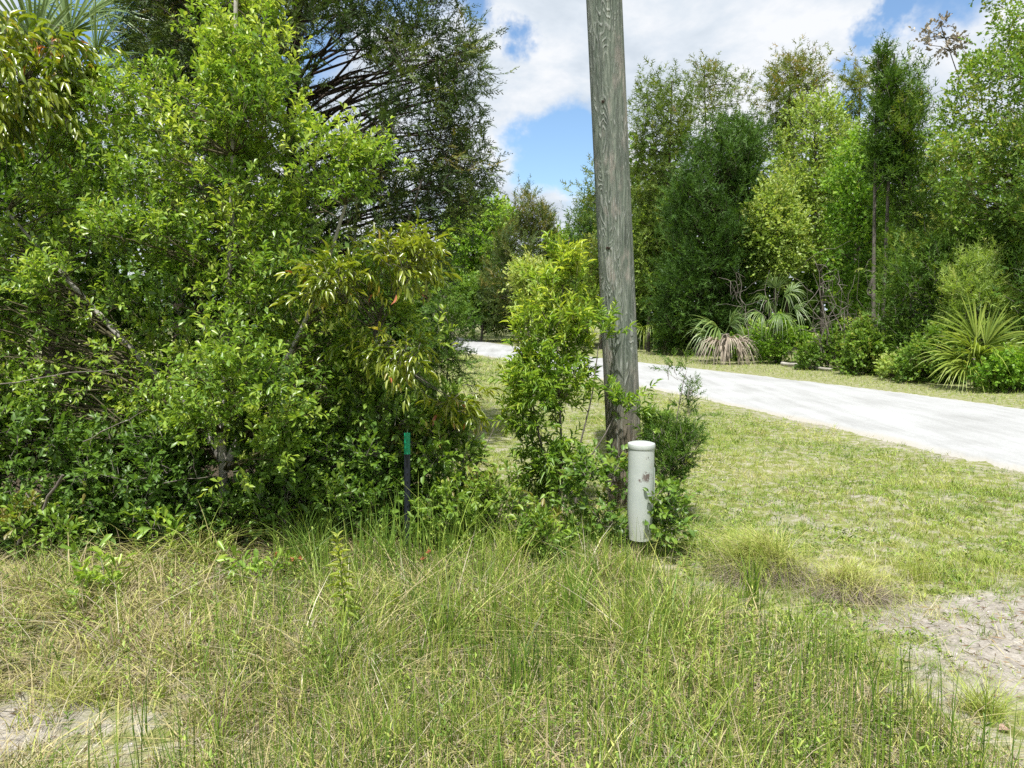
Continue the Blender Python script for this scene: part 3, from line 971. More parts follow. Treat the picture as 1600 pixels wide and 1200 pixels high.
# small juniper on the right side of the pole
C5 = np.concatenate([blob([(1010, 665), (1055, 655), (1085, 670), (1100, 700), (1065, 765), (1030, 785), (1005, 740)], 5.2, .2, 42, 71, edge=30, inset=14),
                     blob([(1062, 560), (1078, 590), (1070, 660), (1055, 660), (1050, 600)], 5.2, .03, 3, 72, edge=15)])
s_list = [W((1040, None, 5.25), (1048, 740, 5.25), (1058, 650, 5.2), (1070, 585, 5.2)), W((1042, None, 5.2), (1060, 740, 5.15), (1095, 690, 5.1)), W((1040, 760, 5.2), (1030, 700, 5.2), (1015, 670, 5.2))]
plant('juniper_sapling', 'small dark feathery juniper just right of the white pedestal with one wispy shoot pointing up', 'sapling', stand(1040, 5.25), s_list, .008, C5, 8, .12,
      BIT, .085, .085, 4, M['cedar_far'], M['twig'], 73, rise=.8, up_bias=1.0, spread=.6, tint=(.45, .25), spray=SPRAYS, limb_r=.003)

# vine leaves crowding pole foot and pedestal
C6 = np.concatenate([blob([(905, 730), (975, 720), (985, 800), (980, 880), (900, 870), (880, 800)], 4.75, .22, 62, 81, edge=40),
                     blob([(1010, 640), (1035, 660), (1030, 700), (1008, 690)], 5.3, .1, 10, 82, edge=20),
                     blob([(1010, 760), (1060, 770), (1060, 860), (1015, 850)], 4.45, .14, 22, 83, edge=20)])
plant('trailing_vine', 'broad-leaved green vine crowding the foot of the pole and pedestal', 'vine', stand(940, 4.8), [W((940, None, 4.8), (950, 800, 4.8), (955, 740, 4.9))], .006, C6, 5, .13,
      OVAL, .048, .028, 6, M['under'], M['twig'], 84, rise=.5, up_bias=.5, spread=1.0, tint=(.55, .16), limb_r=.003, solo=120, limb_every=2)

# undergrowth below the big tree: dark leafy bushes standing side by side
UND = [
    ([(-200, 640), (60, 640), (130, 700), (120, 800), (60, 850), (-200, 850)], 4.6, .3, 95, (0, 4.9), 'dark leafy bush at the left edge below the big bright tree', .40),
    ([(100, 680), (290, 660), (300, 760), (340, 800), (330, 850), (120, 850), (90, 780)], 4.75, .35, 95, (210, 5.0), 'dark leafy bush left of the pale slender trunk', .36),
    ([(385, 640), (500, 660), (520, 780), (480, 850), (350, 850), (345, 790), (385, 760)], 4.8, .35, 95, (420, 5.05), 'dark leafy bush right of the pale slender trunk', .42),
    ([(480, 620), (640, 600), (650, 700), (640, 830), (500, 850)], 4.9, .35, 95, (560, 5.1), 'dark leafy bush just left of the green-topped stake', .50),
    ([(90, 640), (640, 620), (650, 850), (90, 850)], 5.95, .35, 130, (370, 6.0), 'wide dark bush directly behind the pale slender trunk', .35),
    ([(640, 610), (700, 620), (745, 700), (760, 800), (650, 840), (630, 700)], 5.0, .3, 70, (700, 5.1), 'loose leafy bush between the green-topped stake and the pole shrub', .60)]
for i, (poly, d, th_, n, (px, dd), lab, tn) in enumerate(UND):
    st = [W((px + o_, None, dd), (px + o_ * 1.6, 740, dd), (px + o_ * 3, 670, dd)) for o_ in (-28, 0, 24)]
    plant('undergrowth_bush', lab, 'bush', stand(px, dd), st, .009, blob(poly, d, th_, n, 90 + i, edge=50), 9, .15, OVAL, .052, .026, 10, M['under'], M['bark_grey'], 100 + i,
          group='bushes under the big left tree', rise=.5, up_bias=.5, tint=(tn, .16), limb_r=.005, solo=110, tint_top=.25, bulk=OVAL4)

# ragged front of the undergrowth
FRONT = [(60, 845, 4.35, 70, 50, 'low pale green leafy plant at the left edge beside the dead stick', .62), (175, 830, 4.6, 60, 45, 'low leafy plant between the dead stick and the small seedling', .45), (350, 820, 4.62, 50, 45, 'low dark leafy plant at the foot of the pale trunk', .35),
         (520, 825, 4.6, 55, 60, 'low leafy plant behind the tallest upright weed', .45), (585, 800, 4.75, 40, 60, 'low dark leafy plant just left of the stake foot', .4), (700, 820, 4.6, 45, 50, 'low leafy plant right of the stake foot', .62), (775, 800, 4.8, 45, 75, 'low bright leafy plant between the stake and the pole shrub', .68), (845, 850, 4.5, 50, 40, 'low leafy plant in front of the pole shrub', .55)]
for i, (px, py, d, wd, hh, lab, tn) in enumerate(FRONT):
    poly = [(px - wd, py + 25), (px - wd * .7, py - hh * .6), (px - wd * .1, py - hh), (px + wd * .6, py - hh * .7), (px + wd, py + 25)]
    plant('leafy_weed', lab, 'weed', stand(px, d), [W((px, None, d), (px + 5, py - hh * .7, d)), W((px - 8, None, d), (px - 20, py - hh * .5, d))], .005, blob(poly, d, .22, 26, 700 + i, edge=20), 6, .12,
          OVAL if i % 2 else OBOVATE, .052, .022, 7, M['under'], M['twig_green'], 720 + i, group='leafy weeds along the foot of the undergrowth', rise=.8, up_bias=.8, tint=(tn, .15), limb_r=.003, solo=60, tint_top=.3)

# small broad-leaved seedlings at the shade edge
for i, (px, py, d, n, lab) in enumerate(((255, 850, 4.35, 8, 'small leafy seedling in front of the dark bushes, leftmost of four'), (150, 930, 3.7, 8, 'yellow-green leafy seedling leaning over the dry grass at lower left'),
                                         (445, 820, 4.5, 14, 'tallest leafy seedling at the shade edge, right of the pale trunk'), (410, 905, 4.0, 6, 'small yellowish seedling below the shade edge, nearest the orange flowers'))):
    w_ = 42 if i != 2 else 50
    h_ = 34 if i != 2 else 75
    cl = blob([(px - w_, py - h_), (px + w_, py - h_), (px + w_, py + 10), (px - w_, py + 10)], d, .1, n, 120 + i, edge=10)
    plant('leafy_seedling', lab, 'seedling', stand(px, d), [W((px, None, d), (px + 4, py - h_ * .6, d))], .005, cl, 3, .11, OBOVATE, .075, .026, 6, M['wax'], M['twig'], 130 + i,
          group='leafy seedlings at the shade edge', rise=1.0, up_bias=1.0, spread=.8, tint=(.62 if i in (0, 1, 3) else .4, .2), limb_r=.003, solo=90, whorl=True)

# junipery sprig poking out left of the road
C7 = blob([(675, 480), (700, 465), (722, 490), (735, 540), (720, 590), (690, 600), (670, 560)], 5.9, .2, 34, 141, edge=25)
plant('cedar_seedling', 'small bluish green cedar seedling at the edge of the leafy mass beside the road', 'sapling', stand(690, 6.0), [W((690, None, 6.0), (698, 600, 6.0), (705, 480, 5.95))], .012, C7, 8, .14,
      BIT, .09, .09, 4, M['cedar_far'], M['twig'], 142, rise=.6, up_bias=.6, spread=.8, tint=(.5, .2), spray=SPRAYS, limb_r=.004)

# the tall dark cedar
CEDAR = [(205, -240), (215, 0), (205, 90), (260, 150), (330, 180), (330, 420), (400, 560), (690, 570), (680, 500), (700, 440), (690, 380), (735, 345), (762, 285), (772, 238), (745, 200), (738, 120), (728, 60), (700, 0), (690, -90), (640, -260)]
HOL = [([(430, 70), (560, 60), (600, 170), (570, 260), (440, 290), (400, 200)], .80), ([(560, 360), (650, 380), (650, 420), (560, 420)], .7), ([(395, 220), (460, 220), (450, 340), (395, 330)], .7)]
C8 = blob(CEDAR, 8.4, 1.5, 560, 151, edge=110, inset=8, hollow=HOL)
s_c = [W((458, None, 8.5), (456, 480, 8.5), (452, 330, 8.5), (455, 180, 8.45), (462, 60, 8.4), (470, -120, 8.4), (472, -250, 8.4))]
plant('cedar_tree', 'tall dark cedar with a black trunk and feathery sprays showing sky through its branches', 'tree', stand(458, 8.5), s_c, .10, C8, 10, .32,
      BIT, .17, .17, 4, M['cedar'], M['bark_dark'], 152, rise=.35, up_bias=.6, spread=.9, tint=(.42, .26), spray=SPRAYS, limb_r=.024, twig_r=.004, tint_top=.1, limb_sides=5, limb_every=2)
# a second, softer cedar top behind the palm
C8b = blob([(205, -200), (330, -200), (340, 120), (300, 170), (240, 160), (210, 90), (225, 20)], 9.6, .8, 120, 153, edge=50)
plant('cedar_tree', 'lighter feathery cedar top between the palm fronds and the bright tree', 'tree', stand(280, 9.8), [W((280, None, 9.8), (280, 300, 9.8), (275, 60, 9.7), (275, -180, 9.7))], .09, C8b, 8, .4,
      BIT, .2, .16, 4, M['cedar'], M['bark_dark'], 154, rise=-.1, up_bias=.6, tint=(.6, .2), spray=SPRAYS, limb_r=.02, twig_r=.006)

# dull thicket shrubs at the far left, seen between the near leaves
for i, (poly, d, n, base, lab, mat_, tn) in enumerate((
        ([(-260, 200), (60, 230), (160, 250), (180, 460), (60, 500), (-260, 500)], 7.0, 170, (20, 7.2), 'dull twiggy shrub seen through the gap at the left edge', 'broad_dull', .42),
        ([(-700, -200), (-150, -150), (0, 120), (60, 500), (0, 760), (-700, 760)], 8.6, 230, (-200, 8.8), 'large dull shrub standing far left behind the bright tree', 'broad_dull', .4),
        ([(90, 180), (420, 250), (420, 700), (100, 720)], 7.8, 200, (250, 7.9), 'dark shrub hidden behind the middle of the bright tree', 'broad_dull', .3),
        ([(400, 400), (600, 440), (640, 540), (630, 650), (420, 700)], 7.2, 170, (540, 7.4), 'dark shrub low in front of the tall cedar trunk', 'broad_dull', .2))):
    plant('thicket_shrub', lab, 'shrub', stand(*base), [W((base[0] + o_, None, base[1]), (base[0] + o_ * 2, 450, base[1]), (base[0] + o_ * 4, 280, base[1])) for o_ in (-35, 5, 30)], .03,
          blob(poly, d, .7, int(n * 1.1), 160 + i, edge=90), 9, .32, KITE, .085, .045, 11, M[mat_], M['bark_grey'], 170 + i, group='thicket shrubs behind the bright tree', rise=.5, up_bias=.5, tint=(tn, .2), limb_r=.012, twig_r=.003)


# ------------------------------------------------------------------ palms
def fan_frond(root, hub, axis, size, seed, mat, n_seg=30, width=.022, droop=.35, petiole_from=None, name='frond', span=2.5, nrm=None):
    """fan of folded segments radiating from the hub; axis = pointing direction"""
    r = np.random.default_rng(seed)
    axis = unit(np.asarray(axis, float)[None])[0]
    nrm = np.array(nrm if nrm is not None else [0, -.5, .85], float)
    s_ = unit(np.cross(axis, nrm)[None])[0]
    nn = np.cross(s_, axis)
    g = Geo()
    K = 6
    for i in range(n_seg):
        a = (i / (n_seg - 1) - .5) * span
        dr = unit((axis * math.cos(a) + s_ * math.sin(a) + nn * r.normal(0, .16) - nn * .25 * abs(math.sin(a)))[None])[0]
        L = size * (1 - .22 * (abs(a) / (span / 2)) ** 2) * r.uniform(.72, 1.08)
        t = np.linspace(0, 1, K)
        pts = hub + dr * (t * L)[:, None]
        dpp = droop * r.uniform(.3, 1.7)
        pts[:, 2] -= dpp * L * np.clip(t - .35, 0, 1) ** 2 * 1.6
        wd = width * np.array([.35, .9, 1.0, .8, .45, .05]) * size
        sd = unit(np.cross(dr, nn)[None])[0]
        fold = nn * .0
        Lf = pts + sd * wd[:, None] + nn * (wd * .55)[:, None]
        Rt = pts - sd * wd[:, None] + nn * (wd * .55)[:, None]
        V = np.concatenate([Lf, pts, Rt])
        q = []
        for k_ in range(K - 1):
            q += [(k_, K + k_, K + k_ + 1, k_ + 1), (K + k_, 2 * K + k_, 2 * K + k_ + 1, K + k_ + 1)]
        g.add(V, np.array(q), np.clip(r.normal(.5, .2) + np.tile(t, 3) * .15, 0, 1))
    if petiole_from is not None:
        tube(g, bend(petiole_from, hub, 6, .01, .03, r), np.linspace(.016, .010, 6) * max(.6, size), 5, .6)
    return g.build(name, mat, root)


def palm(name, label, cat, base, heart, fronds, mat, trunk_r=.1, group=None, seg=30, dead=(), trunk=True, scale=1.0, wid=.024):
    root = thing(name, base, label, cat, group)
    base = np.array(base)
    if trunk:
        g = Geo()
        zs = np.linspace(0, 1, 26)[:, None]
        pts = base * (1 - zs) + np.asarray(heart) * zs
        tube(g, pts, trunk_r * (1 + .12 * (np.arange(26) % 2)), 12)
        g.build('trunk', M['bark_grey'], root)
    for i, (px, py, d, ax_, size, dr) in enumerate(fronds):
        hub = at(px, py, d)
        fan_frond(root, hub, ax_, size * scale, 300 + i + int(abs(base[0]) * 10), mat, n_seg=seg, petiole_from=np.asarray(heart), droop=dr, width=wid)
    for i, (px, py, d, ax_, size, dr) in enumerate(dead):
        o_ = fan_frond(root, at(px, py, d), ax_, size, 350 + i, M['straw'], n_seg=44, width=.02, petiole_from=np.asarray(heart), droop=dr, name='dead_frond')
        o_['label'] = 'dry brown hanging frond'
    return root


hp = at(95, 40, 7.6)
palm('cabbage_palm', 'cabbage palm with spiky fans against the sky at the top left', 'palm', stand(95, 7.6), hp,
     [(55, 75, 6.4, (-.2, -.3, .9), .75, .1), (150, 85, 6.5, (.35, -.2, .9), .62, .1), (110, 50, 6.8, (.1, 0, 1), .7, .1), (160, 110, 6.4, (.9, -.4, .2), .5, .3), (10, 40, 7.5, (-.9, -.1, .4), .95, .3), (90, 60, 7.1, (.1, -.9, .1), .7, .5), (70, 10, 8.2, (-.2, .8, .6), .9, .3), (140, 20, 8.0, (.6, .5, .7), .9, .3), (40, 80, 7.2, (-.6, -.5, -.2), .7, .6)],
     M['palm'], .13, seg=30, wid=.017)

hp = at(1212, 530, 21.55)
palm('cabbage_palm', 'young cabbage palm with long drooping pale green fans at the wood edge beyond the road', 'palm', stand(1215, 21.66), hp,
     [(1200, 470, 21.20, (-.5, -.5, .4), 1.14, .9), (1225, 462, 21.20, (.4, -.5, .6), 1.25, .9), (1212, 450, 21.43, (0, -.3, 1), 1.25, .7), (1240, 480, 21.09, (.8, -.4, .1), 1.14, 1.0), (1190, 490, 21.09, (-.8, -.4, 0), 1.08, 1.0), (1218, 490, 20.86, (.1, -1, -.2), 1.14, .9), (1235, 455, 22.00, (.7, .3, .6), 1.14, .8)],
     M['palm'], .07, seg=24, scale=.66, wid=.017)
hp = at(1133, 522, 22.31)
palm('palmetto', 'low palmetto with grey-green fans above a big brown dead fan beside the road', 'palm', stand(1135, 22.42), hp,
     [(1122, 512, 22.20, (-.7, -.5, .35), 1.15, .7), (1140, 508, 22.20, (.2, -.5, .8), 1.03, .7), (1110, 522, 22.42, (-1, -.1, .2), 0.92, .8)],
     M['palm'], .12, seg=24, dead=((1150, 533, 21.5, (.75, -.6, .25), .82, 1.2), (1124, 534, 21.5, (-.5, -.7, .15), .95, 1.3), (1138, 530, 21.4, (.1, -.9, .2), .9, 1.3)))
hp = at(1530, 560, 14.87)
palm('palmetto', 'bright yellow-green palmetto clump at the wood edge near the right of the view', 'palm', stand(1530, 14.99), hp,
     [(1520, 545, 14.54, (-.7, -.5, .5), 1.05, .3), (1540, 540, 14.54, (.3, -.5, .9), 1.11, .25), (1530, 555, 14.32, (-.2, -.9, .35), 1.00, .5), (1550, 555, 14.54, (.8, -.4, .5), 1.00, .4), (1505, 560, 14.65, (-1, -.2, .25), 1.00, .4), (1525, 530, 15.10, (-.3, .1, 1), 1.11, .2), (1545, 568, 14.32, (.4, -.9, 0), 0.78, .7), (1510, 572, 14.32, (-.6, -.7, 0), 0.78, .6)],
     M['palm_yellow'], .1, seg=28, wid=.019)
hp = at(1013, 520, 27.68)
palm('palmetto', 'small yellowing palmetto with one hanging fan directly right of the pole at the road edge', 'palm', stand(1013, 27.80), hp, [(1013, 512, 27.46, (.1, -.6, .4), 0.90, 1.4), (1006, 514, 27.57, (-.5, -.5, .3), 0.79, 1.4), (1020, 514, 27.57, (.6, -.5, .3), 0.79, 1.4)], M['palm_yellow'], .08, seg=20)


# ------------------------------------------------------------------ the wood beyond the road
def wood(name, label, cat, poly, d, thick, n, mat, kind, seed, base_px=None, tint=.5, group=None, trunks=1, tr=.09, leaf=.10, hollow=None, top_open=False, rise=.3, bmat='bark_grey', twl=None, ntw=9, per=8, edge=None, tj=.22, inset=None, base_d=None):
    sc0 = 1.0 if d > 26 else 1.17
    if poly[0][0] > 960 or min(q[0] for q in poly) > 960:
        d = d * sc0
        base_d = base_d * sc0 if base_d else None
        thick = thick * 1.05
    poly_a = np.array(poly, float)
    bx = base_px if base_px is not None else poly_a[:, 0].mean()
    bd = base_d or d
    top = poly_a[:, 1].min()
    tx = poly_a[poly_a[:, 1].argmin(), 0]
    st = []
    for i in range(trunks):
        off = (i - (trunks - 1) / 2) * 14
        st.append(W((bx + off, None, bd), (bx + off * 1.2 + (tx - bx) * .1, 600 + (top - 600) * .3, bd), (bx + off * 1.6 + (tx - bx) * .5, 600 + (top - 600) * .65, d), (tx + off * 1.8, top + 12, d)))
    sc_ = d / 20.0
    twl = twl or .55 * math.sqrt(sc_)
    pxm = d / F_PX
    ins = (twl * .55 / pxm) if inset is None else inset
    cl = blob(poly, d, thick, n, seed, hollow=hollow, edge=edge, inset=ins)
    if kind == 'cedar':
        kw = dict(leaf=BIT, leaf_len=.30 * math.sqrt(sc_), leaf_w=.36 * math.sqrt(sc_), per_twig=4, spray=FARSPRAYS, up_bias=1.1, spread=.6, n_twig=ntw, upjit=.6)
    elif kind == 'pine':
        kw = dict(leaf=BIT, leaf_len=.26 * math.sqrt(sc_), leaf_w=.45 * math.sqrt(sc_), per_twig=4, spray=FARSPRAYS, up_bias=.25, spread=1.0, n_twig=ntw, upjit=.6)
    else:
        kw = dict(leaf=KITE, leaf_len=leaf * 1.15, leaf_w=leaf * .78, per_twig=per, up_bias=.4, spread=1.0, n_twig=int(ntw * 1.5), upjit=.7, branch_mat=M['twig_green'])
        twl *= .85
    plant(name, label, cat, stand(bx, bd), st, tr, cl, twig_len=twl, mat=M[mat], bark_mat=M[bmat], seed=seed + 500, group=group, rise=rise, tint=(min(tint + .1, .8), tj), limb_r=.026 * math.sqrt(sc_), twig_r=.005, tint_top=.2, limb_sides=3, **kw)


G1 = 'trees of the wood beyond the road'
wood('cypress_tree', 'olive cypress with a rounded ragged crown just right of the pole top', 'tree', [(985, 150), (1010, 122), (1050, 115), (1085, 140), (1095, 200), (1080, 260), (1100, 330), (1050, 400), (985, 420), (975, 300)], 29, 1.6, 130, 'pine', 'pine', 1, 1040, .22, G1, rise=.1, bmat='bark_dark')
wood('cypress_tree', 'sparse open cypress with see-through top, left of the tall feathery one', 'tree', [(1062, 120), (1100, 90), (1130, 110), (1185, 112), (1175, 170), (1170, 230), (1080, 260), (1075, 180)], 34, 1.4, 62, 'pine', 'pine', 2, 1110, .42, G1, rise=.05, tr=.08, ntw=6)
wood('cypress_tree', 'tall feathery cypress standing highest in the middle of the wood', 'tree', [(1235, 76), (1262, 90), (1290, 130), (1262, 180), (1245, 260), (1200, 260), (1205, 190), (1190, 160), (1205, 110)], 31, 1.2, 80, 'pine', 'pine', 3, 1228, .48, G1, rise=.0, bmat='bark_dark', inset=8)
wood('cypress_tree', 'pale thin cypress tip showing left of the slim dark cedar', 'tree', [(1345, 96), (1362, 130), (1350, 190), (1310, 200), (1325, 130)], 31, .8, 22, 'pine', 'pine', 4, 1335, .45, G1, rise=.0, inset=5)
wood('broadleaf_tree', 'bright light green broadleaf tree with an airy top in the middle of the wood', 'tree', [(1235, 160), (1270, 138), (1310, 150), (1340, 200), (1345, 300), (1310, 420), (1240, 440), (1200, 300), (1215, 200)], 24, 1.7, 200, 'broad_pale', 'leaf', 5, 1285, .5, G1, hollow=[([(1235, 200), (1262, 200), (1260, 270), (1235, 270)], .9)])
wood('broadleaf_tree', 'pale green bushy tree beside the right flank of the broad dark cedar', 'tree', [(1175, 290), (1215, 270), (1250, 290), (1265, 360), (1250, 440), (1180, 445), (1155, 350)], 21.5, 1.2, 150, 'broad_pale', 'leaf', 6, 1210, .55, G1)
wood('cedar_tree', 'broad dark green cedar with upswept branches reaching down to the verge', 'tree', [(1085, 205), (1110, 235), (1130, 185), (1160, 205), (1195, 190), (1185, 290), (1190, 400), (1180, 500), (1140, 540), (1030, 545), (1022, 480), (1042, 380), (1050, 300), (1070, 260)], 22, 1.5, 430, 'cedar_far', 'cedar', 7, 1110, .06, G1, rise=.6, bmat='bark_dark', edge=50, inset=7, base_d=22.6)
wood('cedar_tree', 'slim dark cedar spire above bare twin stems', 'tree', [(1385, 72), (1402, 130), (1408, 200), (1395, 290), (1370, 300), (1362, 230), (1366, 140)], 17.5, .4, 80, 'cedar_far', 'cedar', 8, 1372, .25, G1, rise=.8, bmat='bark_grey', trunks=2, tr=.07, inset=3, twl=.35)
wood('cedar_tree', 'wide feathery cedar between the slim spire and the right-hand trees', 'tree', [(1400, 110), (1430, 120), (1450, 200), (1460, 330), (1440, 430), (1400, 440), (1388, 330), (1395, 200)], 17.8, 1.0, 130, 'cedar_far', 'cedar', 9, 1428, .45, G1, rise=.6, inset=6)
wood('broadleaf_tree', 'dense mid green tree behind the bare twin stems', 'tree', [(1300, 220), (1345, 200), (1400, 230), (1420, 380), (1400, 500), (1300, 500), (1280, 380)], 20.5, 1.3, 190, 'broad', 'leaf', 10, 1340, .38, G1)
wood('broadleaf_tree', 'big round green tree rising out of the frame at the right', 'tree', [(1450, 210), (1470, 150), (1500, 90), (1560, 40), (1640, -60), (1900, -160), (1900, 420), (1600, 430), (1480, 400), (1440, 320)], 15.5, 2.2, 420, 'broad_dull', 'leaf', 11, 1560, .62, G1, leaf=.075, edge=120, ntw=12, per=10)
wood('broadleaf_tree', 'tall thin-leaved tree leaning in over the top right corner', 'tree', [(1470, -40), (1520, 0), (1560, 60), (1600, 100), (1900, 120), (1900, -400), (1480, -300)], 17.5, 1.4, 150, 'broad_dull', 'leaf', 12, 1610, .5, G1, leaf=.09, edge=80)
wood('broadleaf_tree', 'spray of dry tan leaves on a thin tree against the sky at the upper right', 'tree', [(1434, 50), (1470, 28), (1500, 30), (1502, 90), (1470, 100), (1440, 90)], 18.5, .4, 20, 'straw', 'leaf', 13, 1600, .8, G1, tr=.035, leaf=.10, inset=3, twl=.3, ntw=3, per=6)
wood('juniper_tree', 'dark green juniper bulk low behind the yellow palmetto', 'tree', [(1385, 400), (1440, 380), (1500, 370), (1580, 400), (1600, 560), (1540, 590), (1400, 560), (1370, 480)], 15.2, .9, 230, 'cedar_far', 'cedar', 14, 1470, .42, G1, inset=6)
wood('juniper_tree', 'dark drooping juniper filling the right edge of the view', 'tree', [(1560, 200), (1620, 120), (1900, 100), (1900, 620), (1590, 610), (1560, 480), (1572, 330)], 13.6, 1.0, 300, 'cedar_far', 'cedar', 15, 1640, .38, G1, edge=60)
wood('juniper_tree', 'soft yellow-green feathery juniper right behind the yellow palmetto', 'tree', [(1480, 460), (1530, 410), (1562, 440), (1570, 540), (1500, 560), (1468, 520)], 14.0, .5, 80, 'broad_pale', 'cedar', 16, 1525, .45, G1, inset=5)
wood('broadleaf_tree', 'light green small tree directly right of the pole, halfway up', 'tree', [(985, 300), (1040, 290), (1060, 360), (1040, 480), (1000, 500), (975, 420)], 25, 1.2, 120, 'broad_pale', 'leaf', 17, 1010, .35, G1)
wood('broadleaf_tree', 'olive brown bush left of the pole above the bright shrub', 'tree', [(900, 400), (945, 350), (985, 380), (985, 500), (900, 500)], 30, 1.3, 90, 'broad_dull', 'leaf', 18, 940, .75, G1)
wood('cedar_tree', 'small dark cedar touching the left side of the pole in the distance', 'tree', [(915, 325), (935, 320), (950, 400), (935, 480), (880, 480), (885, 380), (898, 335)], 32, 1.0, 80, 'cedar_far', 'cedar', 19, 915, .2, G1, inset=5)
wood('cypress_tree', 'wispy cypress twigs reaching out from behind the left side of the pole', 'tree', [(905, 300), (945, 240), (960, 300), (950, 360), (915, 340)], 28, .6, 26, 'pine', 'pine', 20, 950, .4, G1, inset=5, ntw=5)
# left part, beyond the bend
wood('broadleaf_tree', 'bright green broadleaf trees edge at the left end of the wood, over the road bend', 'tree', [(690, 330), (740, 300), (790, 306), (815, 340), (800, 420), (740, 470), (715, 500), (670, 500)], 40, 2.0, 190, 'broad', 'leaf', 21, 740, .6, G1, leaf=.16, twl=.8)
wood('cedar_tree', 'grey-green open cedar with twin tips over the road bend', 'tree', [(825, 296), (838, 330), (862, 345), (870, 420), (840, 500), (770, 520), (745, 470), (765, 400), (800, 350)], 36, 1.5, 180, 'cedar', 'cedar', 22, 812, .6, G1, inset=5)
wood('broadleaf_tree', 'rounded yellow-green bush above the bright pole shrub in the distance', 'tree', [(800, 410), (850, 395), (900, 420), (920, 500), (820, 520), (795, 460)], 33, 1.0, 120, 'broad_pale', 'leaf', 23, 850, .75, G1, leaf=.14)
wood('broadleaf_tree', 'dark green undergrowth at the foot of the trees over the road bend', 'tree', [(690, 440), (760, 430), (830, 480), (830, 522), (690, 520)], 37, 1.2, 110, 'broad_dull', 'leaf', 24, 750, .3, G1, leaf=.15)
wood('broadleaf_tree', 'leafy tree behind the right shoulder of the grey-green cedar', 'tree', [(850, 370), (890, 350), (925, 380), (930, 500), (850, 510)], 38, 1.4, 110, 'broad', 'leaf', 25, 885, .35, G1, leaf=.15)
# low growth along the verge
LOW = [(1170, 540, 19.6, 55, 'broad', 'low bush with round leaves right of the dead brown fan', .45), (1240, 545, 18.4, 60, 'broad', 'low bush under the drooping palm fans', .5), (1305, 548, 16.6, 60, 'broad_dull', 'low twiggy bush at the foot of the dead branches', .45),
       (1370, 560, 15.2, 55, 'broad_dull', 'dull low bush between the dead branches and the small bright one', .5), (1415, 572, 14.3, 36, 'broad_pale', 'small bright green bush low at the wood edge left of the yellow palmetto', .5), (1460, 565, 13.6, 50, 'broad_dull', 'dark low bush against the left side of the yellow palmetto', .35), (1590, 570, 12.1, 60, 'broad', 'leafy low bush at the right edge of the view beyond the road', .4), (1075, 548, 22.2, 50, 'broad_dull', 'dark low bush under the broad dark cedar', .25)]
for i, (px, py, d, wd, mt_, lab, tn) in enumerate(LOW):
    dg = d * 1.17
    gy_ = 600 - F_PX * ((math.sin(PITCH) - EYE / dg * math.cos(PITCH)) / (math.cos(PITCH) + EYE / dg * math.sin(PITCH)))
    wood('roadside_bush', lab, 'bush', [(px - wd, gy_ - 2), (px - wd * 1.1, gy_ - 25 - 9 * (i % 2)), (px - wd * .3, gy_ - (38, 80, 52, 95, 34, 70, 60, 66)[i]), (px + wd * .3, gy_ - (60, 44, 88, 40, 40, 90, 50, 44)[i]), (px + wd * .9, gy_ - 30), (px + wd, gy_ - 2)], d, .7, (60, 60, 60, 60, 24, 60, 60, 60)[i], mt_, 'leaf', 40 + i, px, tn, 'low bushes along the far verge', trunks=3, tr=.015, leaf=.075, inset=5, twl=.28)

# far mass that closes the gaps
fm = Geo()
r_ = np.random.default_rng(77)
P_, = (np.concatenate([at(r_.uniform(960, 1900, 26000), 485 - r_.uniform(-75, 300, 26000) * r_.uniform(.35, 1, 26000), r_.uniform(31, 40, 26000)),
                       at(r_.uniform(-1500, 930, 30000), 485 - (r_.uniform(-35, 120, 30000)) * r_.uniform(.3, 1, 30000), r_.uniform(44, 58, 30000))]),)
P_ = P_[P_[:, 2] > 0][::1]
stamp(fm, KITE[0], KITE[1], P_, r_.normal(0, 1, P_.shape), r_.normal(0, .7, P_.shape) + np.array([0, -.6, 1.]), r_.uniform(.3, .6, len(P_)), r_.uniform(.22, .42, len(P_)), np.clip(r_.normal(.3, .2, len(P_)), 0, 1))
o_ = fm.build('distant_wood', M['broad_dull'])
tag(o_, 'dense green wood filling the background behind the single trees', 'wood', None, 'stuff')

# grey dead branches at the wood edge
def dead_tangle(label, px0, px1, py0, py1, d, n, seed):
    r = np.random.default_rng(seed)
    bx = (px0 + px1) / 2
    root = thing('dead_branches', stand(bx, d), label, 'dead branches', 'grey dead branches at the wood edge')
    for i in range(n):
        x0 = r.uniform(px0, px1)
        a = at(x0, py1, d + r.uniform(-.5, .3)); a[2] = max(a[2], .02)
        b = at(np.clip(x0 + r.normal(0, 40), px0 - 20, px1 + 20), r.uniform(py0, py1 - 40), d + r.uniform(-.6, .5))
        g = Geo()
        L = bend(a, b, 7, .05, .03, r)
        tube(g, L, np.linspace(.022, .005, 7) * r.uniform(.5, 1.1), 5)
        for k_ in range(5):
            j = r.integers(2, 7)
            e = L[j] + r.normal(0, .35, 3) + np.array([0, 0, .15])
            tube(g, bend(L[j], e, 4, .08, 0, r), [.009, .007, .005, .003], 4)
        g.build('branch', M['twig'], root)


dead_tangle('tangle of grey dead branches between the slim cedar stems and the drooping palm', 1290, 1390, 400, 574, 19.3, 16, 1)
dead_tangle('few bare grey twigs between the two palms beside the broad dark cedar', 1160, 1200, 420, 540, 22.6, 6, 2)
root = thing('fallen_log', stand(1260, 19.6), 'thin pale fallen log lying along the verge under the low bushes', 'log')
g = Geo()
tube(g, bend(on_ground(1222, 572) + [0, 0, .07], on_ground(1300, 581) + [0, 0, .06], 8, .01), np.linspace(.055, .035, 8), 8)
g.build('stem', M['bark_pale'], root, smooth=True)

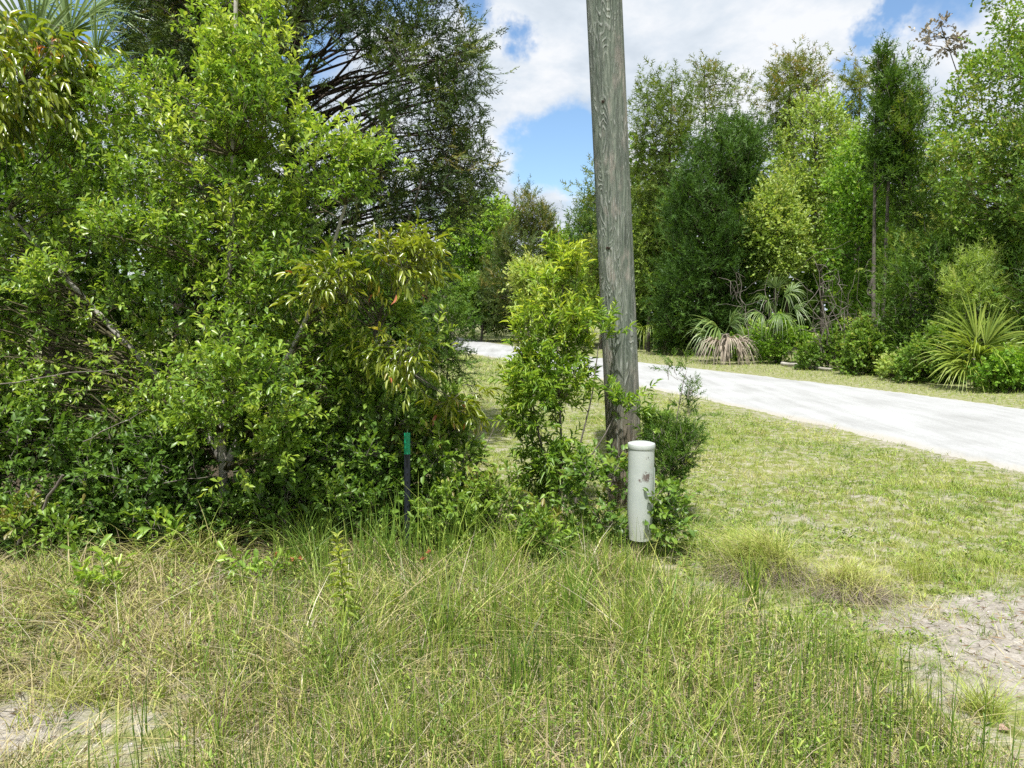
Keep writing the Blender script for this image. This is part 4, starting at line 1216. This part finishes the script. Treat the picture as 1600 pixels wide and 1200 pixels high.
# dead stick propped in the left undergrowth and thin grey stems far left
root = thing('dead_stick', stand(30, 4.35), 'grey dead stick leaning right out of the grass at the left edge', 'stick')
g = Geo()
tube(g, bend(at(25, 858, 4.35), at(98, 742, 4.25), 8, .02), np.linspace(.012, .008, 8), 8)
g.build('stem', M['twig'], root, smooth=True)
g = Geo()
tube(g, bend(at(60, 800, 4.3), at(40, 770, 4.3), 4, .05), [.007, .006, .005, .003], 5)
g.build('side_twig', M['twig'], root, smooth=True)


for (a, b_, d0, d1, r0, lab) in (((0, 600), (190, 575), 4.3, 4.25, .006, 'pale bare twig reaching out of the leaves at the left edge above the dead stick'), ((255, 755), (375, 735), 4.35, 4.4, .005, 'thin pale bare twig lying in the dark left of the pale trunk'),
                               ((405, 640), (455, 610), 4.3, 4.3, .005, 'short bare twig among the leaves right of the pale trunk'), ((130, 690), (230, 640), 4.4, 4.3, .006, 'grey bare twig slanting upward above the second dark bush')):
    root = thing('dead_twig', at(a[0], a[1], d0), lab, 'twig', 'bare twigs in the left undergrowth')
    L = bend(at(a[0], a[1], d0), at(b_[0], b_[1], d1), 8, .015)
    g = Geo(); tube(g, L, np.linspace(r0 * .6, r0 * .25, 8), 6)
    g.build('stem', M['twig'], root, smooth=True)
    g = Geo()
    for q_ in (3, 5, 6):
        tube(g, bend(L[q_], L[q_] + rng.normal(0, .07, 3) + [0.03, 0, .05], 4, .06), [r0 * .3, r0 * .25, r0 * .2, r0 * .1], 5)
    g.build('side_twigs', M['twig'], root, kind='stuff')

# ------------------------------------------------------------------ grass
def blades(geo, pos, h, lean, az, w_, tint, curl, K=4):
    """pos n,3; lean = horizontal reach / height; curl = how much the tip falls"""
    n = len(pos)
    t = np.linspace(0, 1, K + 1)
    dirx = np.stack([np.cos(az), np.sin(az), np.zeros(n)], -1)
    side = np.stack([-np.sin(az), np.cos(az), np.zeros(n)], -1)
    # blades turn their flat side at random
    tw = rng.uniform(0, math.pi, n)
    side = side * np.cos(tw)[:, None] + dirx * np.sin(tw)[:, None]
    c = pos[:, None, :] + (t[None] ** 1.6 * (lean * h)[:, None])[:, :, None] * dirx[:, None, :]
    zz = h[:, None] * (t[None] - curl[:, None] * t[None] ** 2.4)
    c[:, :, 2] += zz
    wd = w_[:, None] * np.maximum(1 - t[None] ** 1.8, 0.0) * .5
    Lf = c[:, :-1] + side[:, None, :] * wd[:, :-1, None]
    Rt = c[:, :-1] - side[:, None, :] * wd[:, :-1, None]
    V = np.concatenate([Lf, Rt, c[:, -1:]], 1)
    k2 = 2 * K + 1
    q = np.array([(i, K + i, K + i + 1, i + 1) for i in range(K - 1)])
    tr = np.array([(K - 1, 2 * K - 1, 2 * K)])
    off = (np.arange(n) * k2)[:, None, None]
    if K > 1:
        geo.f.append((q[None] + off).reshape(-1, 4) + geo.n)
    geo.f.append((tr[None] + off).reshape(-1, 3) + geo.n)
    geo.v.append(V.reshape(-1, 3))
    geo.t.append(np.repeat(tint, k2))
    geo.n += n * k2


def on_soil(x, y, sink=.01):
    return np.stack([x, y, ground_h(x, y) - sink], -1)


gr = np.random.default_rng(5)
rough = Geo()
# clumps of green and straw blades
N = 17000
x = gr.uniform(-3.6, 2.3, N); y = gr.uniform(1.75, 5.4, N)
keep = gr.random(N) < rough_density(x, y) * np.clip(1.25 - .12 * y, .3, 1) * np.clip((vnoise(x, y, .2, 51) * .6 + vnoise(x, y, .5, 52) * .6 - .24) * 2.8, .04, 1)
x, y = x[keep], y[keep]
nb = gr.integers(5, 17, len(x))
cx, cy = np.repeat(x, nb), np.repeat(y, nb)
clump_t = gr.random(len(x))
left_dry = 1 / (1 + np.exp((x + .55) * 3.0))
h_c = .06 + .22 * vnoise(x, y, .35, 7) + .20 * gr.random(len(x)) ** 3
h_c *= np.interp(y, [1.8, 2.6, 3.6, 5], [.62, .85, 1.0, .95])
h_c *= np.where(x > .85, .62, 1.0)
h_c *= np.where((y > 3.9) & (x < .4), .25 + .8 * vnoise(x, y, .3, 61), 1.0)
dry = (clump_t < (.40 + .28 * left_dry)).astype(float)
n = len(cx)
h = np.repeat(h_c, nb) * gr.uniform(.5, 1.25, n)
dryb = np.repeat(dry, nb)
az = gr.uniform(0, 2 * math.pi, n)
px_, py_ = cx + gr.normal(0, .018, n), cy + gr.normal(0, .018, n)
lean = gr.gamma(1.6, .30, n) * (1 + 1.1 * dryb)
tin = np.where(dryb > .5, gr.normal(.80, .09, n), np.repeat(gr.normal(.42, .17, len(x)), nb) + gr.normal(0, .08, n))
blades(rough, on_soil(px_, py_), h, lean, az, gr.uniform(.0026, .0066, n) * (1 + .15 * (py_ - 2)), np.clip(tin, 0, 1), np.clip(gr.normal(.18, .15, n) + .25 * dryb, 0, .75), K=3)
# matted dead thatch, nearly lying
n = 42000
x = gr.uniform(-3.6, 2.3, n); y = gr.uniform(1.75, 5.3, n)
keep = gr.random(n) < np.clip(rough_density(x, y) + .12, 0, 1) * np.clip((vnoise(x, y, .3, 12) * .6 + vnoise(x, y, .12, 13) * .5 - .25) * 2.2, 0, 1)
x, y = x[keep], y[keep]
n = len(x)
blades(rough, on_soil(x, y, -.005), gr.uniform(.035, .16, n), gr.uniform(1.2, 3.6, n), gr.normal(1.2, 1.7, n), gr.uniform(.002, .0042, n), np.clip(gr.normal(.86, .09, n), 0, 1), gr.uniform(.3, .85, n), K=2)
# thin upright dark stems and taller straight blades
n = 5000
x = gr.uniform(-1.4, 1.6, n); y = gr.uniform(1.9, 4.9, n)
keep = gr.random(n) < rough_density(x, y)
x, y = x[keep], y[keep]; n = len(x)
blades(rough, on_soil(x, y), gr.uniform(.2, .46, n), gr.gamma(1.3, .08, n), gr.uniform(0, 6.28, n), gr.uniform(.003, .0055, n), np.clip(gr.normal(.28, .14, n), 0, 1), gr.uniform(0, .2, n), K=2)
# tan dead stalks leaning among the green
n = 9000
x = gr.uniform(-3.0, 1.9, n); y = gr.uniform(2.0, 5.2, n)
keep = gr.random(n) < rough_density(x, y) * np.clip((vnoise(x, y, .35, 81) - .42) * 4, 0, 1)
x, y = x[keep], y[keep]; n = len(x)
blades(rough, on_soil(x, y), gr.uniform(.10, .30, n), gr.gamma(2.0, .3, n), gr.uniform(0, 6.28, n), gr.uniform(.003, .0055, n), np.clip(gr.normal(.82, .09, n), 0, 1), gr.uniform(.2, .9, n), K=3)
# leafy low weeds mixed into the tall grass
nw = 1500
x = gr.uniform(-2.4, 2.1, nw); y = gr.uniform(2.0, 4.7, nw)
keep = gr.random(nw) < np.clip(rough_density(x, y) * (vnoise(x, y, .4, 41) * 1.4 - .15), 0, 1)
x, y = x[keep], y[keep]; nw = len(x)
hs = gr.uniform(.06, .30, nw)
ns = 12
tq = np.tile(np.linspace(.3, 1, ns), nw)
X_, Y_, H_ = np.repeat(x, ns), np.repeat(y, ns), np.repeat(hs, ns)
Pw = on_soil(X_, Y_) + np.stack([0 * X_, 0 * X_, H_ * tq], -1)
aa = np.tile(np.arange(ns) * 2.4, nw) + np.repeat(gr.uniform(0, 6, nw), ns)
stamp(rough, FARLEAF[0], FARLEAF[1], Pw, np.stack([np.cos(aa), np.sin(aa), .35 + .9 * tq ** 3], -1), np.tile([0, 0, 1.], (nw * ns, 1)) + gr.normal(0, .3, (nw * ns, 3)), gr.uniform(.018, .038, nw * ns), gr.uniform(.006, .011, nw * ns), np.clip(np.repeat(gr.normal(.40, .1, nw), ns), .1, .62))
blades(rough, on_soil(x, y), hs, np.full(nw, .05), gr.uniform(0, 6, nw), np.full(nw, .003), np.full(nw, .3), np.full(nw, .0), K=2)
o_ = rough.build('rough_grass', M['grass'])
tag(o_, 'tall mixed green and straw coloured grass filling the foreground', 'grass', None, 'stuff')

# mown verge: little tufts with soil showing between them
verge = Geo()
N = 86000
u = gr.random(N)
y = 2.9 * (28 / 2.9) ** (u ** .82)
x = gr.uniform(-.12, .80, N) * y + gr.normal(0, .2, N)
dn, df = side_of_road(x, y)
near = (dn < .10 * (vnoise(x, y, .3, 71)) ** 1)
rd = rough_density(x, y)
bm = bare_mask(x, y)
patchy = np.clip(vnoise(x, y, .30, 20) * .8 + vnoise(x, y, 1.4, 21) * .6 - .10, .0, 1)
edge_thin = np.clip(-dn / .7, .25, 1)
pr = near * (1 - .8 * rd) * (1 - np.clip(bm * 1.1, 0, .86)) * (.22 + 1.0 * patchy) * edge_thin
keep = gr.random(N) < pr
x, y = x[keep], y[keep]
nb = gr.integers(3, 8, len(x))
hc = (.020 + .060 * gr.random(len(x)) ** 1.5) * (.7 + .8 * vnoise(x, y, .5, 22))
tc_ = .45 + .26 * (vnoise(x, y, .9, 23) - .5) + .3 * (vnoise(x, y, .2, 24) - .5) + gr.normal(0, .07, len(x)) + .36 * (gr.random(len(x)) < .15)
x, y, hv, tin = np.repeat(x, nb), np.repeat(y, nb), np.repeat(hc, nb), np.repeat(tc_, nb)
n = len(x)
far_s = np.clip(y / 5, .8, 4.5)
x = x + gr.normal(0, .013, n) * far_s; y = y + gr.normal(0, .013, n) * far_s
hb_ = hv * gr.uniform(.6, 1.3, n) * (.9 + .12 * far_s)
lb_, wb_, tb_, cb_ = gr.gamma(2.0, .38, n), .0042 * far_s * gr.uniform(.6, 1.3, n), np.clip(tin + gr.normal(0, .06, n), 0, 1), gr.uniform(.05, .5, n)
ab_, ns_ = gr.uniform(0, 6.28, n), on_soil(x, y)
for s_, K_ in ((y < 6.5, 2), (y >= 6.5, 1)):
    blades(verge, ns_[s_], hb_[s_], lb_[s_], ab_[s_], wb_[s_], tb_[s_], cb_[s_], K=K_)
# broad flat weeds in the verge
n = 15000
y = 3.0 * (14 / 3.0) ** gr.random(n); x = gr.uniform(.2, .8, n) * y
dn, df = side_of_road(x, y)
keep = (dn < -.15) & (gr.random(n) < (vnoise(x, y, .28, 30) > .55) * (1 - np.clip(bare_mask(x, y) * 1.2, 0, .96)) * (1 - rough_density(x, y)))
x, y = x[keep], y[keep]; n = len(x)
stamp(verge, FARLEAF[0], FARLEAF[1], on_soil(x, y, -.012), np.stack([gr.normal(0, 1, n), gr.normal(0, 1, n), gr.uniform(.2, 1.2, n)], -1), np.tile([0, 0, 1.], (n, 1)) + gr.normal(0, .3, (n, 3)), gr.uniform(.018, .042, n), gr.uniform(.008, .016, n), np.clip(gr.normal(.36, .1, n), 0, .6))
o_ = verge.build('verge_grass', M['grass'])
tag(o_, 'short patchy grass of the verge between the camera and the road', 'grass', None, 'stuff')

# verge beyond the road
fv = Geo()
N = 60000
y = 8 * (50 / 8) ** gr.random(N)
x = gr.uniform(-.25, .95, N) * y
dn, df = side_of_road(x, y)
keep = (df > .04) & (df < 6.5) & (gr.random(N) < .35 + .6 * np.clip(df / .8, 0, 1))
x, y = x[keep], y[keep]; n = len(x)
blades(fv, on_soil(x, y), gr.uniform(.04, .13, n), gr.gamma(1.5, .3, n), gr.uniform(0, 6.28, n), .0045 * np.clip(y / 5, 1, 6), np.clip(gr.normal(.44, .10, n) + .3 * (gr.random(n) < .1), 0, 1), gr.uniform(.05, .4, n), K=1)
o_ = fv.build('far_verge_grass', M['grass'])
tag(o_, 'green grass strip between the far edge of the road and the wood', 'grass', None, 'stuff')


# grass tussocks, each a thing of its own
def tussock(px, py, label, n, h, w_, lean, tint, seed, spread=.05, bias=(0, 0), dead=0, cat='grass tuft', curl=.3):
    global rng
    b = on_ground(px, py)
    r = np.random.default_rng(seed)
    root = thing('grass_tussock', (b[0], b[1], 0), label, cat, 'grass tussocks on the near verge')
    g = Geo()
    az = r.uniform(0, 6.28, n)
    x = b[0] + r.normal(0, spread, n); y = b[1] + r.normal(0, spread, n)
    dx = np.cos(az) + bias[0]; dy = np.sin(az) + bias[1]
    az = np.arctan2(dy, dx)
    mound = h * .42 if dead else h * .1
    q2 = ((x - b[0]) ** 2 + (y - b[1]) ** 2) / (2 * (spread * 1.1) ** 2)
    pz = on_soil(x, y); pz[:, 2] += mound * np.exp(-q2)
    blades(g, pz, h * r.uniform(.5, 1.2, n), r.gamma(2.5, lean / 2.5, n), az, r.uniform(.6, 1.3, n) * w_, np.clip(r.normal(tint, .1, n), 0, 1), np.clip(r.normal(curl, .15, n), 0, .95), K=5)
    g.build('blades', M['grass'], root, kind='stuff')
    if dead:
        g = Geo()
        m = dead
        az = r.normal(-1.57, 1.15, m)
        rr5 = spread * r.uniform(.3, 1.9, m)
        x = b[0] + np.cos(az) * rr5 * 1.3 + r.normal(0, .02, m); y = b[1] + np.sin(az) * rr5
        pz = on_soil(x, y); pz[:, 2] += mound * np.exp(-(rr5 / spread) ** 2 / 2.4) * r.uniform(.4, 1.1, m)
        blades(g, pz, .09 * r.uniform(.4, 1.4, m), r.gamma(3, .5, m), az + r.normal(0, .4, m), r.uniform(.6, 1.3, m) * .0026, np.clip(r.normal(.5, .22, m), 0, 1), r.uniform(.8, 1.7, m), K=5)
        g.build('dead_skirt', M['straw'], root, kind='stuff')


tussock(1190, 900, 'big arching pale green tussock with a dead grey skirt right of the pedestal', 1300, .30, .0036, .85, .60, 1, .12, (-.7, -.1), 1800, curl=.5)
tussock(1325, 930, 'second tussock with grey dead skirt, right beside the big arching one', 700, .20, .0032, .9, .64, 2, .09, (.2, -.1), 1300, curl=.5)
tussock(1535, 1120, 'spiky isolated tuft on the bare sand at lower right', 260, .17, .0034, .8, .55, 3, .04, curl=.2)
tussock(1440, 905, 'upright greyish tuft on the verge right of the two big tussocks', 240, .17, .0032, .5, .56, 4, .06, curl=.15)
tussock(1545, 880, 'low green tuft near the right edge of the verge', 150, .11, .0035, .6, .45, 5, .06, curl=.2)
tussock(900, 985, 'clump of long bright green blades in the middle of the foreground grass', 70, .42, .008, .30, .32, 6, .06, curl=.12)
tussock(1175, 950, 'tall narrow bright green clump in front of the big arching tussock', 45, .33, .008, .28, .34, 7, .03, curl=.12)
tussock(600, 900, 'tall bright green grass clump beside the foot of the stake', 80, .48, .0075, .22, .28, 8, .09, curl=.1)
tussock(330, 890, 'arching dry and green grass clump below the pale trunk', 150, .46, .0055, .8, .60, 21, .10, (0, -.4), curl=.45)
tussock(230, 905, 'wide arching straw grass clump at the shade edge on the left', 190, .42, .005, .9, .72, 22, .12, (.1, -.4), curl=.5)
tussock(480, 900, 'dark green grass clump at the shade edge behind the tallest upright weed', 130, .52, .006, .5, .30, 23, .10, (0, -.2), curl=.25)
tussock(700, 880, 'thin green grass clump right of the stake', 110, .52, .006, .4, .38, 24, .12, (0, -.2), curl=.2)
tussock(790, 900, 'green and straw grass clump left of the pole shrub foot', 130, .42, .0055, .5, .5, 25, .12, (0, -.2), curl=.25)
tussock(975, 915, 'mixed green and tan grass clump hiding the foot of the white pedestal', 110, .30, .0055, .45, .45, 29, .12, (0, -.2), curl=.25)
tussock(1090, 870, 'wispy green grass clump between the pedestal and the big arching tussock', 90, .28, .005, .6, .42, 30, .10, (0, -.2), curl=.3)
tussock(60, 930, 'dry arching grass clump at the left edge below the dead stick', 170, .32, .005, .9, .74, 26, .12, (.2, -.3), curl=.5)
tussock(700, 1010, 'tall fresh green blades in the middle of the foreground below the stake', 80, .36, .0065, .28, .36, 27, .10, curl=.12)
tussock(800, 1080, 'dark green tall blades low in the middle of the foreground', 60, .34, .006, .25, .16, 28, .07, curl=.1)
tussock(120, 1100, 'straw and green tuft on the sand at lower left', 220, .17, .0032, .8, .62, 9, .06, curl=.3)
tussock(245, 1020, 'dry reddish straw tuft left of the dense foreground grass', 200, .2, .003, .7, .75, 10, .05, curl=.25)


# upright weed with narrow leaves all along its stem
def weed(px, py_base, py_top, label, seed, n_leaf=46, lean_px=0, leaf_l=.07):
    r = np.random.default_rng(seed)
    b = on_ground(px, py_base)
    d = b[1]
    top = at(px + lean_px, py_top, d)
    root = thing('goldenrod_plant', (b[0], b[1], 0), label, 'wildflower', 'upright narrow-leaved weeds in the foreground')
    g = Geo()
    L = bend(np.array([b[0], b[1], 0]), top, 8, .008, 0, r)
    tube(g, L, np.linspace(.0035, .0018, 8), 6, .3)
    g.build('stem', M['weed'], root)
    tt_ = np.linspace(.22, 1, n_leaf)
    P = np.stack([np.interp(tt_, np.linspace(0, 1, 8), L[:, i]) for i in range(3)], -1)
    a = np.arange(n_leaf) * 2.4
    meshes = []
    for i in range(4):
        gg = Geo()
        stamp(gg, LANCE[0], LANCE[1], np.zeros((1, 3)), np.array([[0., 1, 0]]), np.array([[0., 0, 1]]), 1.0, .21, .6 + .12 * i, np.array([-.15]))
        meshes.append(gg.mesh('leaf', M['weed']))
    dv = np.stack([np.cos(a), np.sin(a), .25 + 1.2 * tt_ ** 4 + r.normal(0, .1, n_leaf)], -1)
    s_, d_, n_ = frames(dv, np.tile([0, 0, 1.], (n_leaf, 1)) + r.normal(0, .2, (n_leaf, 3)))
    for i in range(n_leaf):
        l_ = leaf_l * (1.15 - .5 * tt_[i] ** 2) * r.uniform(.8, 1.15)
        o_ = bpy.data.objects.new('leaf', meshes[int(min(3, tt_[i] * 4))])
        o_.matrix_basis = Matrix([[s_[i][k_] * l_, d_[i][k_] * l_, n_[i][k_] * l_, P[i][k_] - root.location[k_]] for k_ in range(3)] + [[0, 0, 0, 1]])
        col.objects.link(o_)
        o_.parent = root


weed(545, 1010, 838, 'tall upright weed with narrow leaves in front of the shade, tallest of its kind', 1, 60, -18)
weed(618, 985, 930, 'short bushy narrow-leaved weed just right of the tallest one', 2, 30, 0, .045)
weed(860, 985, 905, 'narrow-leaved weed in the middle foreground left of the bright green clump', 3, 30, 6, .05)


# little orange flower heads in the shade edge
def wildflower(px, py, label, seed):
    d = 4.0
    b = at(px, py, d)
    r = np.random.default_rng(seed)
    root = thing('orange_wildflower', (b[0], b[1], 0), label, 'wildflower', 'orange wildflowers at the shade edge')
    g = Geo()
    tube(g, bend(np.array([b[0] + .03, d, 0]), b, 6, .03, 0, r), np.linspace(.002, .0012, 6), 5, .3)
    g.build('stem', M['weed'], root)
    g = Geo()
    n = 14
    dv = r.normal(0, 1, (n, 3)) + [0, 0, .8]
    stamp(g, OVAL[0], OVAL[1], np.tile(b, (n, 1)) + r.normal(0, .004, (n, 3)), dv, r.normal(0, 1, (n, 3)), r.uniform(.012, .02, n), .008, r.uniform(0, 1, n))
    g.build('flower_head', M['flower'], root)


wildflower(432, 866, 'largest orange wildflower head, leftmost of the orange ones', 1)
wildflower(458, 875, 'small orange wildflower head, second from the left', 2)
wildflower(470, 873, 'small orange wildflower head, third from the left', 3)
wildflower(670, 862, 'orange wildflower head right of the stake foot, highest of the two', 4)
wildflower(662, 872, 'orange wildflower head right of the stake foot, lowest of the two', 5)

# pebbles and shell bits on the sand
pm, k = new_mat('pale_pebble')
c = k.ramp(k.n('ShaderNodeAttribute', attribute_name='tint').outputs['Fac'], [(0, (.10, .085, .07)), (.3, (.36, .32, .26)), (1, (.66, .63, .57))])
p = k.n('ShaderNodeBsdfPrincipled', {'Base Color': c, 'Roughness': .85})
k.t.links.new(p.outputs[0], k.out.inputs[0])
pb = Geo()
N = 9000
x = gr.uniform(-2.8, 4.5, N); y = gr.uniform(1.9, 6.5, N)
keep = gr.random(N) < np.clip(bare_mask(x, y), 0, 1) * .9 + .02
x, y = x[keep], y[keep]; n = len(x)
OCT = np.array([(1, 0, 0), (-1, 0, 0), (0, 1, 0), (0, -1, 0), (0, 0, .7), (0, 0, -.7)], float) * .5
OF = [np.array([(0, 2, 4), (2, 1, 4), (1, 3, 4), (3, 0, 4), (2, 0, 5), (1, 2, 5), (3, 1, 5), (0, 3, 5)])]
sz = .004 + .012 * gr.random(n) ** 4
stamp(pb, OCT, OF, on_soil(x, y, -.001), gr.normal(0, 1, (n, 3)) * [1, 1, .2], np.tile([0, 0, 1.], (n, 1)), sz, sz * gr.uniform(.6, 1.2, n), gr.random(n) ** .6)
o_ = pb.build('pebbles', pm)
tag(o_, 'pale pebbles and crumbs scattered on the bare sand', 'pebbles', None, 'stuff')
# dry debris on the sand
db = Geo()
N = 12000
x = gr.uniform(-2.8, 4.5, N); y = gr.uniform(1.9, 6.5, N)
keep = gr.random(N) < np.clip(bare_mask(x, y), 0, 1) * .8 + .05
x, y = x[keep], y[keep]; n = len(x)
stamp(db, BIT[0], BIT[1], on_soil(x, y, -.006), np.stack([gr.normal(0, 1, n), gr.normal(0, 1, n), gr.normal(0, .12, n)], -1), np.tile([0, 0, 1.], (n, 1)) + gr.normal(0, .3, (n, 3)), gr.uniform(.015, .07, n), gr.uniform(.0015, .004, n), gr.random(n))
o_ = db.build('dry_litter', M['brown'])
tag(o_, 'dry straw and twig litter lying on the bare sand', 'litter', None, 'stuff')
# one pinkish dead leaf on the sand
b = on_ground(1560, 1150)
g = Geo()
t_, f_ = leaf_tpl([(.25, .42), (.55, .5), (.8, .3)], .2, .2)
stamp(g, t_, f_, np.array([[b[0], b[1], float(ground_h(b[0], b[1])) + .012]]), np.array([[1., .3, .05]]), np.array([[0., -.2, 1]]), .052, .034, .5)
dl, k = new_mat('pinkish_dead_leaf')
p = k.n('ShaderNodeBsdfPrincipled', {'Base Color': k.ramp(k.noise(k.n('ShaderNodeTexCoord').outputs['Object'], 60, 3), [(.3, (.26, .15, .11)), (.7, (.40, .27, .21))]), 'Roughness': .6})
k.t.links.new(p.outputs[0], k.out.inputs[0])
o_ = g.build('dead_leaf', dl)
tag(o_, 'pinkish dead leaf lying on the sand in the lower right corner', 'leaf')
